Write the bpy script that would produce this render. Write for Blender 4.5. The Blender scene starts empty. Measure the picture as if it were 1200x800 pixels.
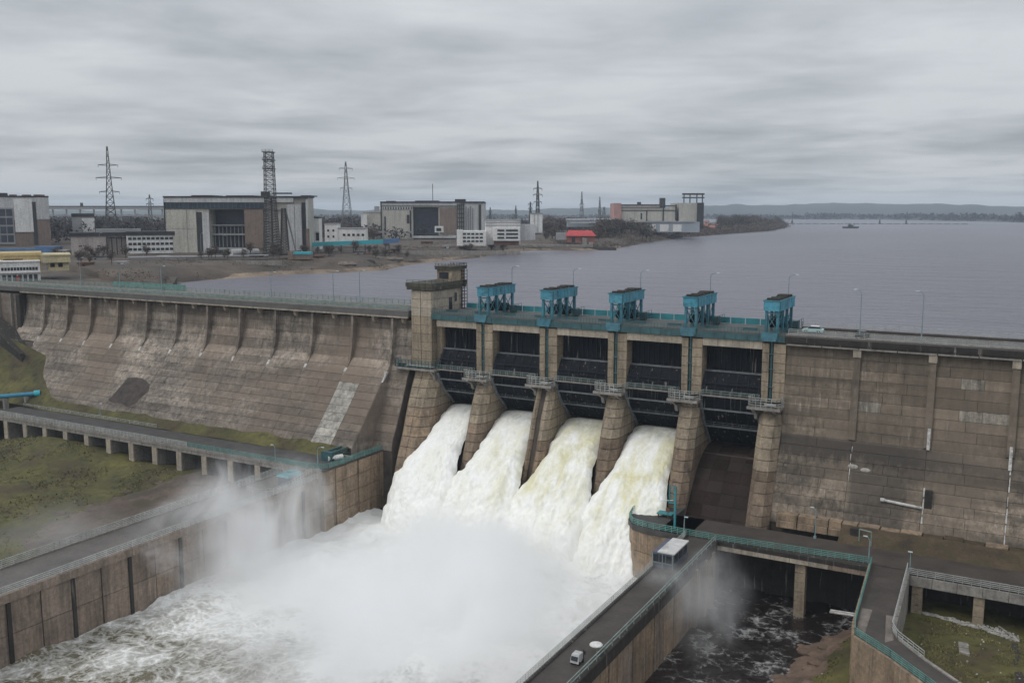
import bpy, math, random
from mathutils import Vector, Matrix, noise as mnoise
random.seed(7)
scn = bpy.context.scene
COL = scn.collection
# ------------------------------------------------------------------ camera
F = 1100.0; PSI = math.radians(29.2); TH = math.atan(152 / F)
CAM = Vector((0.0, -209.5, 27.0))          # dam crest front edge is the line y = 0, road z = 0
Rv = Vector((math.cos(PSI), math.sin(PSI), 0)); FH = Vector((-math.sin(PSI), math.cos(PSI), 0))
FWv = Vector((FH.x * math.cos(TH), FH.y * math.cos(TH), -math.sin(TH)))
UPv = Vector((FH.x * math.sin(TH), FH.y * math.sin(TH), math.cos(TH)))
cd = bpy.data.cameras.new('camera'); cam = bpy.data.objects.new('camera', cd); COL.objects.link(cam)
cam.location = CAM; cam.rotation_euler = (math.pi / 2 - TH, 0, PSI)
cd.sensor_width = 36; cd.lens = 36 * F / 1200; cd.clip_start = 1; cd.clip_end = 30000
scn.camera = cam

def ray(u, v):
    return Rv * ((u - 600) / F) + FWv + UPv * ((400 - v) / F)
def atz(u, v, z):
    d = ray(u, v); return CAM + d * ((z - CAM.z) / d.z)
def aty(u, v, y):
    d = ray(u, v); return CAM + d * ((y - CAM.y) / d.y)
def mpp(p):
    return (Vector(p) - CAM).dot(FWv) / F

# ------------------------------------------------------------------ world / light
SUN_EL, SUN_AZ = math.radians(48), math.radians(215)   # azimuth clockwise from +Y
w = bpy.data.worlds.new('World'); scn.world = w; w.use_nodes = True
nt = w.node_tree; N = nt.nodes; L = nt.links
for n in list(N): N.remove(n)
def node(nt_, t, **kw):
    n = nt_.nodes.new(t)
    for k, v in kw.items():
        if k.startswith('i_'):
            key = k[2:]
            n.inputs[int(key) if key.isdigit() else key].default_value = v
        else: setattr(n, k, v)
    return n
def wm(op, a, b=None, nt_=None, clamp=False):
    n = nt_.nodes.new('ShaderNodeMath'); n.operation = op; n.use_clamp = clamp
    for i, x in enumerate((a, b)):
        if x is None: continue
        if isinstance(x, (int, float)): n.inputs[i].default_value = x
        else: nt_.links.new(x, n.inputs[i])
    return n.outputs[0]
sky = node(nt, 'ShaderNodeTexSky', sky_type='NISHITA', sun_disc=False, sun_elevation=SUN_EL, sun_rotation=SUN_AZ)
tc = node(nt, 'ShaderNodeTexCoord')
sep = node(nt, 'ShaderNodeSeparateXYZ'); L.new(tc.outputs['Generated'], sep.inputs[0])
zc = wm('MAXIMUM', sep.outputs[2], 0.0, nt)
den = wm('ADD', zc, 0.055, nt)
px = wm('DIVIDE', sep.outputs[0], den, nt); py = wm('DIVIDE', sep.outputs[1], den, nt)
cmb = node(nt, 'ShaderNodeCombineXYZ'); L.new(px, cmb.inputs[0]); L.new(py, cmb.inputs[1])
rot = node(nt, 'ShaderNodeMapping'); rot.inputs['Rotation'].default_value = (0, 0, -PSI); rot.inputs['Scale'].default_value = (0.82, 0.85, 1)
L.new(cmb.outputs[0], rot.inputs[0])
n1 = node(nt, 'ShaderNodeTexNoise', i_Scale=0.62, i_Detail=6.0, i_Roughness=0.52, i_Distortion=0.3); L.new(rot.outputs[0], n1.inputs[0])
n2 = node(nt, 'ShaderNodeTexNoise', i_Scale=0.27, i_Detail=3.0, i_Roughness=0.5); L.new(rot.outputs[0], n2.inputs[0])
n3 = node(nt, 'ShaderNodeTexNoise', i_Scale=2.2, i_Detail=8.0, i_Roughness=0.62, i_Distortion=0.35); L.new(rot.outputs[0], n3.inputs[0])
mixn = wm('ADD', wm('MULTIPLY', n1.outputs[0], 0.46, nt), wm('ADD', wm('MULTIPLY', n2.outputs[0], 0.42, nt), wm('MULTIPLY', n3.outputs[0], 0.12, nt), nt), nt)
rmp = node(nt, 'ShaderNodeValToRGB')
rmp.color_ramp.elements[0].position = 0.405; rmp.color_ramp.elements[0].color = (3.5, 3.78, 4.05, 1)
rmp.color_ramp.elements[1].position = 0.555; rmp.color_ramp.elements[1].color = (6.05, 6.28, 6.52, 1)
L.new(mixn, rmp.inputs[0])
grad = wm('ADD', wm('MULTIPLY', zc, 1.1, nt), 0.93, nt)             # overcast skies brighten towards the zenith
vm = node(nt, 'ShaderNodeVectorMath', operation='SCALE'); L.new(rmp.outputs[0], vm.inputs[0]); L.new(grad, vm.inputs['Scale'])
mx = node(nt, 'ShaderNodeMix', data_type='RGBA'); mx.inputs[0].default_value = 0.94
L.new(sky.outputs[0], mx.inputs[6]); L.new(vm.outputs[0], mx.inputs[7])
bg = node(nt, 'ShaderNodeBackground', i_Strength=0.1); L.new(mx.outputs[2], bg.inputs[0])
ow = node(nt, 'ShaderNodeOutputWorld'); L.new(bg.outputs[0], ow.inputs[0])
sd = bpy.data.lights.new('sun', 'SUN'); sd.energy = 0.9; sd.angle = math.radians(20); sd.color = (1, 0.96, 0.9)
so = bpy.data.objects.new('sun', sd); COL.objects.link(so)
sdir = Vector((math.sin(SUN_AZ) * math.cos(SUN_EL), math.cos(SUN_AZ) * math.cos(SUN_EL), math.sin(SUN_EL)))
so.rotation_euler = (-sdir).to_track_quat('-Z', 'Y').to_euler(); so.location = (0, -100, 200)
scn.view_settings.view_transform = 'Standard'; scn.view_settings.look = 'None'
scn.view_settings.exposure = 0.0; scn.view_settings.gamma = 1.0
scn.render.engine = 'CYCLES'
cy = scn.cycles
cy.volume_bounces = 16; cy.max_bounces = 18; cy.diffuse_bounces = 3; cy.glossy_bounces = 3; cy.transparent_max_bounces = 8
cy.volume_step_rate = 1.0; cy.volume_max_steps = 256

# ------------------------------------------------------------------ materials
def base_mat(name):
    m = bpy.data.materials.new(name); m.use_nodes = True
    t = m.node_tree
    return m, t, t.nodes['Principled BSDF']
def mul_col(t, col, fac):
    n = t.nodes.new('ShaderNodeVectorMath'); n.operation = 'SCALE'
    t.links.new(col, n.inputs[0])
    if isinstance(fac, (int, float)): n.inputs['Scale'].default_value = fac
    else: t.links.new(fac, n.inputs['Scale'])
    return n.outputs[0]
def pos_noise(t, scale, detail=4.0, rough=0.55, stretch=(1, 1, 1), dist=0.0):
    g = t.nodes.new('ShaderNodeNewGeometry')
    mp = t.nodes.new('ShaderNodeMapping'); mp.inputs['Scale'].default_value = stretch
    t.links.new(g.outputs['Position'], mp.inputs[0])
    n = node(t, 'ShaderNodeTexNoise', i_Scale=scale, i_Detail=detail, i_Roughness=rough, i_Distortion=dist)
    t.links.new(mp.outputs[0], n.inputs[0])
    return n.outputs[0]
def maprange(t, x, a, b, c, d):
    n = node(t, 'ShaderNodeMapRange'); n.inputs[1].default_value = a; n.inputs[2].default_value = b
    n.inputs[3].default_value = c; n.inputs[4].default_value = d; t.links.new(x, n.inputs[0])
    return n.outputs[0]
def mixc(t, fac, a, b):
    n = node(t, 'ShaderNodeMix', data_type='RGBA')
    if isinstance(fac, (int, float)): n.inputs[0].default_value = fac
    else: t.links.new(fac, n.inputs[0])
    for i, c in ((6, a), (7, b)):
        if isinstance(c, tuple): n.inputs[i].default_value = (*c, 1) if len(c) == 3 else c
        else: t.links.new(c, n.inputs[i])
    return n.outputs[2]
def mat(name, col, rough=0.85, var=0.25, scale=0.15, streak=0.0, rnd=0.0, col2=None, bump=0.25, bscale=2.0, metallic=0.0, moss=None, blotch=0.0, lift=None, tint=None, rustc=None):
    m, t, b = base_mat(name)
    n = pos_noise(t, scale, 5.0, 0.6)
    c = mixc(t, maprange(t, n, 0.3, 0.7, 0, 1), tuple(x * (1 - var) for x in col), tuple(x * (1 + var) for x in (col2 or col)))
    f = pos_noise(t, scale * 9, 3.0, 0.6)
    c = mul_col(t, c, maprange(t, f, 0.25, 0.75, 1 - var * 0.6, 1 + var * 0.6))
    if streak:
        s = pos_noise(t, 1.0, 4.0, 0.65, (0.9, 0.9, 0.07))
        c = mul_col(t, c, maprange(t, s, 0.46, 0.68, 1.0, 1 - streak))
        s2 = pos_noise(t, 1.0, 2.0, 0.5, (0.35, 0.35, 0.03))
        c = mul_col(t, c, maprange(t, s2, 0.5, 0.75, 1.0, 1 - streak * 0.6))
        s3 = pos_noise(t, 1.0, 3.0, 0.6, (1.3, 1.3, 0.09))
        c = mixc(t, maprange(t, s3, 0.62, 0.72, 0, 0.45), c, (0.42, 0.39, 0.35))
    if streak:
        q = pos_noise(t, 1.4, 6.0, 0.75)
        c = mul_col(t, c, maprange(t, q, 0.38, 0.66, 1.14, 0.72))
    if moss:
        q = pos_noise(t, scale * 1.7, 4.0, 0.65)
        c = mixc(t, maprange(t, q, 0.48, 0.66, 0, 0.8), c, moss)
    if blotch:
        q = pos_noise(t, 0.4, 6.0, 0.7)
        c = mul_col(t, c, maprange(t, q, 0.52, 0.64, 1.0, 1 - blotch))
    if lift:        # cast lifts: whole rows came out of the formwork paler or darker
        q = pos_noise(t, 1.0, 2.0, 0.5, lift)
        c = mul_col(t, c, maprange(t, q, 0.34, 0.66, 0.62, 1.42))
        q = pos_noise(t, 0.55, 6.0, 0.72)
        c = mul_col(t, c, maprange(t, q, 0.36, 0.66, 1.22, 0.68))
        q = pos_noise(t, 0.028, 4.0, 0.6)
        c = mixc(t, maprange(t, q, 0.42, 0.60, 0, 0.75), c, tint)
    if rnd:
        oi = t.nodes.new('ShaderNodeObjectInfo')
        tm = t.nodes.new('ShaderNodeVectorMath'); tm.operation = 'MULTIPLY'; t.links.new(c, tm.inputs[0]); t.links.new(oi.outputs['Color'], tm.inputs[1]); c = tm.outputs[0]
        c = mul_col(t, c, maprange(t, oi.outputs['Random'], 0, 1, 1 - rnd, 1 + rnd))
        wn = node(t, 'ShaderNodeTexWhiteNoise', noise_dimensions='1D'); t.links.new(oi.outputs['Random'], wn.inputs['W'])
        c = mixc(t, maprange(t, wn.outputs[0], 0.0, 1.0, 0.0, rnd * 0.55), c, (0.34, 0.31, 0.28))
    if rustc:
        q = pos_noise(t, 1.1, 6.0, 0.75)
        c = mixc(t, maprange(t, q, 0.56, 0.66, 0, 0.75), c, rustc)
    t.links.new(c, b.inputs['Base Color'])
    b.inputs['Roughness'].default_value = rough; b.inputs['Metallic'].default_value = metallic
    if bump:
        bn = pos_noise(t, bscale, 4.0, 0.6)
        bu = node(t, 'ShaderNodeBump', i_Strength=bump, i_Distance=0.15); t.links.new(bn, bu.inputs['Height']); t.links.new(bu.outputs[0], b.inputs['Normal'])
    return m
M = {}
M['concL'] = mat('concrete left wall', (0.245, 0.207, 0.172), var=0.26, scale=0.06, streak=0.5, rnd=0.06, blotch=0.3, lift=(.045, .045, .36), tint=(0.168, 0.126, 0.096))
M['concR'] = mat('concrete right wall', (0.203, 0.165, 0.128), var=0.28, scale=0.10, streak=0.58, rnd=0.06, blotch=0.35, lift=(.05, .05, .5), tint=(0.155, 0.122, 0.092))
M['concRpale'] = mat('pale lift of the right wall', (0.25, 0.225, 0.19), var=0.3, scale=0.3, streak=0.5, rnd=0.15, blotch=0.35)
M['concP'] = mat('tan pier concrete', (0.315, 0.252, 0.178), var=0.24, scale=0.2, streak=0.42, rnd=0.11, blotch=0.25)
M['concPlow'] = mat('brown wet pier concrete', (0.21, 0.15, 0.10), var=0.28, scale=0.2, streak=0.45, rnd=0.15, blotch=0.3)
M['concBeam'] = mat('pale beam concrete', (0.40, 0.345, 0.275), var=0.15, scale=0.4, streak=0.35, rnd=0.1)
M['concTan'] = mat('tan wall concrete', (0.31, 0.225, 0.15), var=0.22, scale=0.25, streak=0.45, rnd=0.12, blotch=0.25)
M['concBr'] = mat('brown training wall concrete', (0.27, 0.205, 0.158), var=0.22, scale=0.15, streak=0.45, rnd=0.12, blotch=0.2)
M['concGrey'] = mat('grey concrete', (0.27, 0.25, 0.225), var=0.2, scale=0.3, streak=0.25)
M['concDark'] = mat('dark damp concrete and bridge shade', (0.034, 0.029, 0.025), var=0.3, scale=0.3, streak=0.3)  # this dark tone also carries painted shade on walls under the bridges
M['joint'] = mat('dark joint concrete', (0.062, 0.05, 0.041), var=0.3, scale=0.5)
M['brokenDark'] = mat('dark broken concrete', (0.05, 0.038, 0.033), var=0.5, scale=0.5, bump=1.0, bscale=1.2)
M['wetConcrete'] = mat('wet grey walkway', (0.105, 0.092, 0.082), rough=.5, var=.35, scale=.2, blotch=.3)
M['roofOlive'] = mat('weathered dark roof concrete', (0.075, 0.070, 0.052), var=.35, scale=.5, streak=.4, blotch=.3)
M['roofPale'] = mat('pale weathered roof felt', (0.52, 0.51, 0.50), var=.2, scale=.6, blotch=.25)
M['tuft'] = mat('dry grass blades', (0.15, 0.135, 0.05), var=.4, scale=.08, moss=(0.105, 0.112, 0.035), bump=0)
M['scrub'] = mat('brown scrub', (0.085, 0.062, 0.045), var=.4, scale=.05, bump=0)
M['patch'] = mat('pale repair concrete', (0.40, 0.375, 0.335), var=0.3, scale=0.5, streak=0.45, rnd=0.2, blotch=0.4)
M['lime'] = mat('white lime crust', (0.50, 0.49, 0.47), var=0.35, scale=1.2, blotch=0.5)
M['chute'] = mat('wet brown chute', (0.024, 0.0155, 0.0125), rough=0.8, var=0.4, scale=0.2, streak=0.0, rnd=0.12)
M['asphalt'] = mat('asphalt', (0.058, 0.054, 0.052), rough=0.75, var=0.3, scale=0.3)
M['asphaltBrown'] = mat('muddy asphalt', (0.056, 0.046, 0.040), rough=0.6, var=0.35, scale=0.2)
M['crestRoad'] = mat('crest road', (0.11, 0.105, 0.10), rough=0.8, var=0.2, scale=0.2)
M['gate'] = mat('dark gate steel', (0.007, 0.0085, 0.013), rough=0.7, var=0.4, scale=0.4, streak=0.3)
M['gateRib'] = mat('grey gate steel', (0.016, 0.019, 0.026), rough=0.65, var=0.3, scale=0.6)
M['gateLedge'] = mat('pale grey gate steel', (0.17, 0.18, 0.19), rough=0.6, var=0.4, scale=0.8, blotch=.4)
M['railPale'] = mat('weathered pale rail', (0.36, 0.37, 0.35), rough=0.6, var=0.3, scale=0.6)
M['railGreen'] = mat('green painted rail', (0.10, 0.26, 0.23), rough=0.5, var=0.3, scale=0.6, rustc=(0.12, 0.10, 0.085))
M['railDark'] = mat('dark teal rail', (0.035, 0.095, 0.105), rough=0.5, var=0.3, scale=0.5)
M['railGrey'] = mat('grey green rail', (0.20, 0.25, 0.23), rough=0.6, var=0.3, scale=0.6)
M['blue'] = mat('blue hoist paint', (0.022, 0.145, 0.225), rough=0.6, var=0.28, scale=0.7, col2=(0.03, 0.19, 0.24), blotch=.3, rnd=.2, rustc=(0.07, 0.055, 0.05))
M['blueLt'] = mat('light blue hoist paint', (0.042, 0.265, 0.37), rough=0.6, var=0.35, scale=1.1, blotch=0.45, rnd=.2, rustc=(0.10, 0.11, 0.11))
M['teal'] = mat('teal paint', (0.035, 0.225, 0.255), rough=0.5, var=0.2, scale=0.5)
M['steel'] = mat('dark steel lattice', (0.05, 0.048, 0.048), rough=0.6, var=0.2, scale=0.5)
M['pylon'] = mat('galvanised pylon', (0.15, 0.15, 0.155), rough=0.6, var=0.2, scale=0.5)
M['lamp'] = mat('lamp pole paint', (0.20, 0.27, 0.28), rough=0.6, var=0.15, scale=0.5)
M['lampHead'] = mat('lamp head', (0.45, 0.52, 0.54), rough=0.4, var=0.1)
M['white'] = mat('white render', (0.72, 0.71, 0.69), var=0.1, scale=0.1, streak=0.15)
M['cream'] = mat('cream cladding', (0.46, 0.44, 0.39), var=0.1, scale=0.06, streak=0.22)
M['creamGrey'] = mat('pale grey cladding', (0.50, 0.50, 0.50), var=0.1, scale=0.06, streak=0.22)
M['brick'] = mat('brown brick', (0.22, 0.165, 0.135), var=0.15, scale=0.1, streak=0.2)
M['pink'] = mat('pinkish plaster', (0.44, 0.385, 0.36), var=0.15, scale=0.1, streak=0.2)
M['yellow'] = mat('yellow plaster', (0.52, 0.40, 0.19), var=0.1, scale=0.1, streak=0.1)
M['yellowPale'] = mat('pale yellow plaster', (0.54, 0.47, 0.29), var=0.1, scale=0.1, streak=0.15)
M['glass'] = mat('dark window glass', (0.022, 0.025, 0.032), rough=0.2, var=0.3, scale=0.3, bump=0)
M['glassBlue'] = mat('blue dark glazing', (0.030, 0.036, 0.055), rough=0.35, var=0.4, scale=0.2, bump=0)
M['roof'] = mat('dark roof', (0.035, 0.033, 0.036), var=0.3, scale=0.2)
M['roofBlue'] = mat('blue roof', (0.08, 0.16, 0.30), var=0.2, scale=0.2)
M['tealRoof'] = mat('teal conveyor cladding', (0.04, 0.36, 0.42), rough=0.5, var=0.15, scale=0.1)
M['red'] = mat('red roof', (0.42, 0.055, 0.055), var=0.15, scale=0.2)
M['rose'] = mat('rose cladding', (0.40, 0.23, 0.21), var=0.15, scale=0.15)
M['rust'] = mat('rusty brown', (0.14, 0.075, 0.055), var=0.3, scale=0.3)
M['redBrown'] = mat('red brown brick', (0.27, 0.11, 0.09), var=0.3, scale=0.2)
M['galv'] = mat('grey gallery cladding', (0.28, 0.28, 0.285), var=0.15, scale=0.1)
M['bluegrey'] = mat('blue grey shed cladding', (0.30, 0.33, 0.37), var=0.15, scale=0.1)
M['bank'] = mat('bank soil', (0.078, 0.058, 0.043), var=0.45, scale=0.03, moss=(0.042, 0.036, 0.027), bscale=0.5, bump=0.6)
M['silt'] = mat('grey brown silt', (0.17, 0.145, 0.125), var=.3, scale=.5)
M['sand'] = mat('sandy shore', (0.20, 0.15, 0.105), var=0.4, scale=0.08, moss=(0.09, 0.065, 0.045), bscale=0.6, bump=0.5)
M['grass'] = mat('rough grass', (0.060, 0.056, 0.017), var=0.45, scale=0.07, moss=(0.056, 0.038, 0.019), col2=(0.084, 0.076, 0.020), bump=1.0, bscale=1.2, blotch=0.5)
M['grassBr'] = mat('brown rubble slope', (0.095, 0.068, 0.052), var=0.45, scale=0.12, moss=(0.05, 0.045, 0.022), bump=0.9, bscale=1.2)
M['mossy'] = mat('mossy ledge', (0.064, 0.044, 0.025), var=0.5, scale=0.25, moss=(0.045, 0.040, 0.013), bump=0.5)
M['rock'] = mat('brown rock', (0.13, 0.088, 0.062), var=0.4, scale=0.3, bump=0.9, bscale=1.0)
M['gravel'] = mat('pale gravel', (0.34, 0.33, 0.30), var=0.5, scale=1.2, bump=0.8, bscale=3.0)
M['trunk'] = mat('bark', (0.055, 0.042, 0.036), var=0.2)
M['twig'] = mat('bare twigs', (0.082, 0.058, 0.050), var=0.35, scale=0.03, bump=0)
M['twig2'] = mat('olive brown twigs', (0.072, 0.062, 0.044), var=0.35, scale=0.03, bump=0)
M['wood'] = mat('far wood', (0.042, 0.034, 0.036), var=0.35, scale=0.008, bump=0)
M['hill'] = mat('far hill', (0.055, 0.065, 0.06), var=0.3, scale=0.001, bump=0)
M['carWhite'] = mat('white car paint', (0.75, 0.78, 0.78), rough=0.3, var=0.05, bump=0)
M['carTeal'] = mat('pale teal car paint', (0.42, 0.62, 0.62), rough=0.3, var=0.05, bump=0)
M['carDark'] = mat('dark car paint', (0.03, 0.03, 0.033), rough=0.3, var=0.1, bump=0)
M['tyre'] = mat('tyre rubber', (0.02, 0.02, 0.02), var=0.1, bump=0)
M['boothBlue'] = mat('blue grey cabin cladding', (0.10, 0.11, 0.145), rough=0.5, var=0.2, scale=0.6)
M['bluePipe'] = mat('blue pipe', (0.03, 0.20, 0.32), rough=0.5, var=0.3, scale=0.4)

# ------------------------------------------------------------------ mesh helpers
class MB:
    def __init__(s): s.v = []; s.f = []
    def add(s, vs, fs):
        o = len(s.v); s.v += [tuple(p) for p in vs]; s.f += [tuple(i + o for i in f) for f in fs]; return s
    def hexa(s, p):
        return s.add(p, [(3, 2, 1, 0), (4, 5, 6, 7), (0, 1, 5, 4), (1, 2, 6, 5), (2, 3, 7, 6), (3, 0, 4, 7)])
    def box(s, x0, x1, y0, y1, z0, z1):
        return s.hexa([(x0, y0, z0), (x1, y0, z0), (x1, y1, z0), (x0, y1, z0), (x0, y0, z1), (x1, y0, z1), (x1, y1, z1), (x0, y1, z1)])
    def prism(s, lo, hi):
        n = len(lo)
        return s.add(list(lo) + list(hi), [tuple(range(n - 1, -1, -1)), tuple(range(n, 2 * n))] + [(i, (i + 1) % n, n + (i + 1) % n, n + i) for i in range(n)])
    def ext_x(s, prof, x0, x1):           # profile in (y,z) counter-clockwise seen from +x
        return s.prism([(x0, y, z) for y, z in prof], [(x1, y, z) for y, z in prof])
    def tube(s, p, q, r, n=6, r2=None):
        p = Vector(p); q = Vector(q); r2 = r if r2 is None else r2
        d = (q - p)
        if d.length < 1e-6: return s
        d.normalize(); a = d.orthogonal().normalized(); b = d.cross(a)
        lo = []; hi = []
        for i in range(n):
            t = 2 * math.pi * i / n; k = a * math.cos(t) + b * math.sin(t)
            lo.append(p + k * r); hi.append(q + k * r2)
        return s.prism(lo, hi)
    def path(s, pts, r, n=5):
        for a, b in zip(pts[:-1], pts[1:]): s.tube(a, b, r, n)
        return s
    def cyl(s, x, y, z0, z1, r, n=12, r2=None): return s.tube((x, y, z0), (x, y, z1), r, n, r2)
    def ball(s, c, r, nu=8, nv=6, sq=(1, 1, 1)):
        vs = [(c[0], c[1], c[2] - r * sq[2])]
        for j in range(1, nv):
            ph = -math.pi / 2 + math.pi * j / nv
            for i in range(nu):
                t = 2 * math.pi * i / nu
                vs.append((c[0] + r * sq[0] * math.cos(ph) * math.cos(t), c[1] + r * sq[1] * math.cos(ph) * math.sin(t), c[2] + r * sq[2] * math.sin(ph)))
        vs.append((c[0], c[1], c[2] + r * sq[2])); fs = []
        for i in range(nu): fs.append((0, 1 + (i + 1) % nu, 1 + i))
        for j in range(nv - 2):
            for i in range(nu):
                a = 1 + j * nu; fs.append((a + i, a + (i + 1) % nu, a + nu + (i + 1) % nu, a + nu + i))
        a = 1 + (nv - 2) * nu; k = len(vs) - 1
        for i in range(nu): fs.append((a + i, a + (i + 1) % nu, k))
        return s.add(vs, fs)
    def mesh(s, name, m, smooth=False):
        me = bpy.data.meshes.new(name); me.from_pydata(s.v, [], s.f); me.update()
        me.materials.append(M[m] if isinstance(m, str) else m)
        if smooth: me.polygons.foreach_set('use_smooth', [True] * len(me.polygons))
        return me
    def build(s, name, m, parent=None, label=None, cat=None, group=None, kind=None, smooth=False, local=False):
        """world coordinates unless local; under a parent they become the parent's own"""
        if parent is not None and not local:
            inv = WM[parent.name].inverted(); s.v = [tuple(inv @ Vector(p)) for p in s.v]
        return link(name, s.mesh(name, m, smooth), parent, label, cat, group, kind)
WM = {}
def link(name, me, parent=None, label=None, cat=None, group=None, kind=None, loc=None, rz=0.0):
    o = bpy.data.objects.new(name, me); COL.objects.link(o)
    mtx = Matrix.Identity(4)
    if loc is not None: o.location = loc; mtx = Matrix.Translation(loc)
    if rz: o.rotation_euler = (0, 0, rz); mtx = mtx @ Matrix.Rotation(rz, 4, 'Z')
    if parent is not None: o.parent = parent; mtx = WM[parent.name] @ mtx
    WM[o.name] = mtx
    if label: o['label'] = label
    if cat: o['category'] = cat
    if group: o['group'] = group
    if kind: o['kind'] = kind
    return o
def thing(name, label, cat, loc=(0, 0, 0), rz=0.0, group=None):
    return link(name, None, None, label, cat, group, None, Vector(loc), rz)
def kids(o): return KIDS.get(o.name, [])
def copy_tree(src, loc, rz, label, group=None):
    def rec(o, par):
        c = o.copy(); COL.objects.link(c)
        if par is not None: c.parent = par
        for ch in [k for k in o.children]: rec(ch, c)
        return c
    r = rec(src, None); r.location = loc; r.rotation_euler = (0, 0, rz); r['label'] = label
    if group: r['group'] = group
    WM[r.name] = Matrix.Translation(Vector(loc)) @ Matrix.Rotation(rz, 4, 'Z')
    return r
ORD = ['first', 'second', 'third', 'fourth', 'fifth', 'sixth', 'seventh', 'eighth', 'ninth', 'tenth', 'eleventh', 'twelfth']
def rails(mb, pts, h=1.1, n=3, r=0.05, step=2.5, rp=None, closed=False):
    pts = [Vector(p) for p in pts]
    for a, b in zip(pts[:-1], pts[1:]):
        d = (b - a).length; k = max(1, round(d / step))
        for j in range(k + 1):
            p = a.lerp(b, j / k); mb.tube(p, p + Vector((0, 0, h)), rp or r, 4)
        for i in range(n):
            z = Vector((0, 0, h * (i + 1) / n)); mb.tube(a + z, b + z, r, 4)
    return mb

# ================================================================== SETTING: ground, water, banks
def grid(name, m, xs, ys, zf, kind='structure', smooth=True):
    mb = MB(); nx = len(xs)
    for y in ys:
        for x in xs: mb.v.append((x, y, zf(x, y)))
    for j in range(len(ys) - 1):
        for i in range(nx - 1):
            a = j * nx + i; mb.f.append((a, a + 1, a + nx + 1, a + nx))
    return mb.build(name, m, kind=kind, smooth=smooth)
def frange(a, b, s):
    n = max(1, round((b - a) / s)); return [a + (b - a) * i / n for i in range(n + 1)]
def fbm(x, y, z=0.0, o=4): return mnoise.fractal(Vector((x, y, z)), 0.9, 2.0, o, noise_basis='PERLIN_ORIGINAL')
TW = -52.0           # tail water level
RW = -4.0            # reservoir level

def water_mat(name, col, rough, bscale, bstr, stretch=(1, 1, 1), bscale2=None, dist=0.3):
    m, t, b = base_mat(name)
    n = pos_noise(t, 0.004, 3.0, 0.5, (1, 0.35, 1))
    c = mixc(t, maprange(t, n, 0.35, 0.65, 0, 1), tuple(x * 0.85 for x in col), tuple(x * 1.15 for x in col))
    t.links.new(c, b.inputs['Base Color']); b.inputs['Roughness'].default_value = rough; b.inputs['IOR'].default_value = 1.33
    n1 = pos_noise(t, bscale, 4.0, 0.6, stretch); n2 = pos_noise(t, bscale2 or bscale * 0.2, 3.0, 0.5, stretch)
    s = wm('ADD', n1, wm('MULTIPLY', n2, 1.5, t), t)
    bu = node(t, 'ShaderNodeBump', i_Strength=bstr, i_Distance=dist); t.links.new(s, bu.inputs['Height']); t.links.new(bu.outputs[0], b.inputs['Normal'])
    return m
M['reservoir'] = water_mat('reservoir water', (0.140, 0.134, 0.160), 0.34, 0.22, 1.0, (0.45, 1.4, 1), 0.05, 2.2)
mb = MB(); mb.add([(-9000, 12, RW), (9000, 12, RW), (9000, 9000, RW), (-9000, 9000, RW)], [(0, 1, 2, 3)])
mb.build('reservoir_water', 'reservoir', kind='structure')
# one sheet under everything downstream, out to the horizon
mb = MB(); mb.add([(-9000, -9000, -58), (9000, -9000, -58), (9000, 9000, -58), (-9000, 9000, -58)], [(0, 1, 2, 3)])
mb.build('ground', 'bank', kind='structure')

# industrial shore on the left: shoreline traced in plan, rising bank, then level land
shore = [(-262, 14), (-292, 42), (-330, 76), (-330, 105), (-327, 141), (-312, 168), (-303, 193), (-318, 228), (-325, 256), (-332, 337),
         (-360, 430), (-350, 465), (-313, 482), (-309, 520), (-345, 700), (-369, 864), (-378, 1049), (-378, 1305), (-420, 1560), (-454, 1743), (-560, 1900), (-900, 2100), (-1500, 2500)]
def sh_interp():
    out = []
    for (a, b) in zip(shore[:-1], shore[1:]):
        n = max(1, int(math.hypot(b[0] - a[0], b[1] - a[1]) / 14))
        for i in range(n): out.append((a[0] + (b[0] - a[0]) * i / n, a[1] + (b[1] - a[1]) * i / n))
    return out + [shore[-1]]
SH = sh_interp(); inl = (-0.902, 0.431)
rows = [(-4, -6), (2, -3.8), (9, -2.6), (16, -1.6), (25, 0.2), (36, 1.4), (55, 1.9), (90, 2.0), (200, 2.0), (800, 2.0), (9000, 2.0)]
mb = MB(); ms = MB()
for i, (x, y) in enumerate(SH):
    for d, z in rows:
        jx = fbm(x * 0.05, d * 0.08) * 4 if d < 60 else 0
        k0 = 0.45 if y < 90 else 1.0 if y > 130 else .45 + .55 * (y - 90) / 40
        d = d * k0 if d < 100 else d
        gx, gy = x + inl[0] * (d + jx), y + inl[1] * (d + jx)
        z = z + (fbm(x * 0.06, y * 0.06, d * 0.06) * 0.8 if 1 < d < 60 else 0)
        mb.v.append((gx, gy, min(z, -1.2 + 3.2 * max(0, min(1, (gy - 22) / 28)))))
k = len(rows)
sk = len(mb.v); mb.v += [(x, y, -6) for x, y, z in mb.v[:k]]
mb.f += [(q, q + 1, sk + q + 1, sk + q) for q in range(k - 1)]
for i in range(len(SH) - 1):
    for j in range(k - 1):
        a = i * k + j; mb.f.append((a, a + k, a + k + 1, a + 1))
mb.build('industrial_ground', 'bank', kind='structure', smooth=True)
mb = MB(); yd = [(-262, 13.95), (-292, 43), (-331, 80), (-1500, 420), (-1500, 13.95)]
mb.prism([(x, y, -6) for x, y in yd][::-1], [(x, y, -1.55) for x, y in yd][::-1]); mb.build('works_yard', 'bank', kind='structure')
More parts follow.
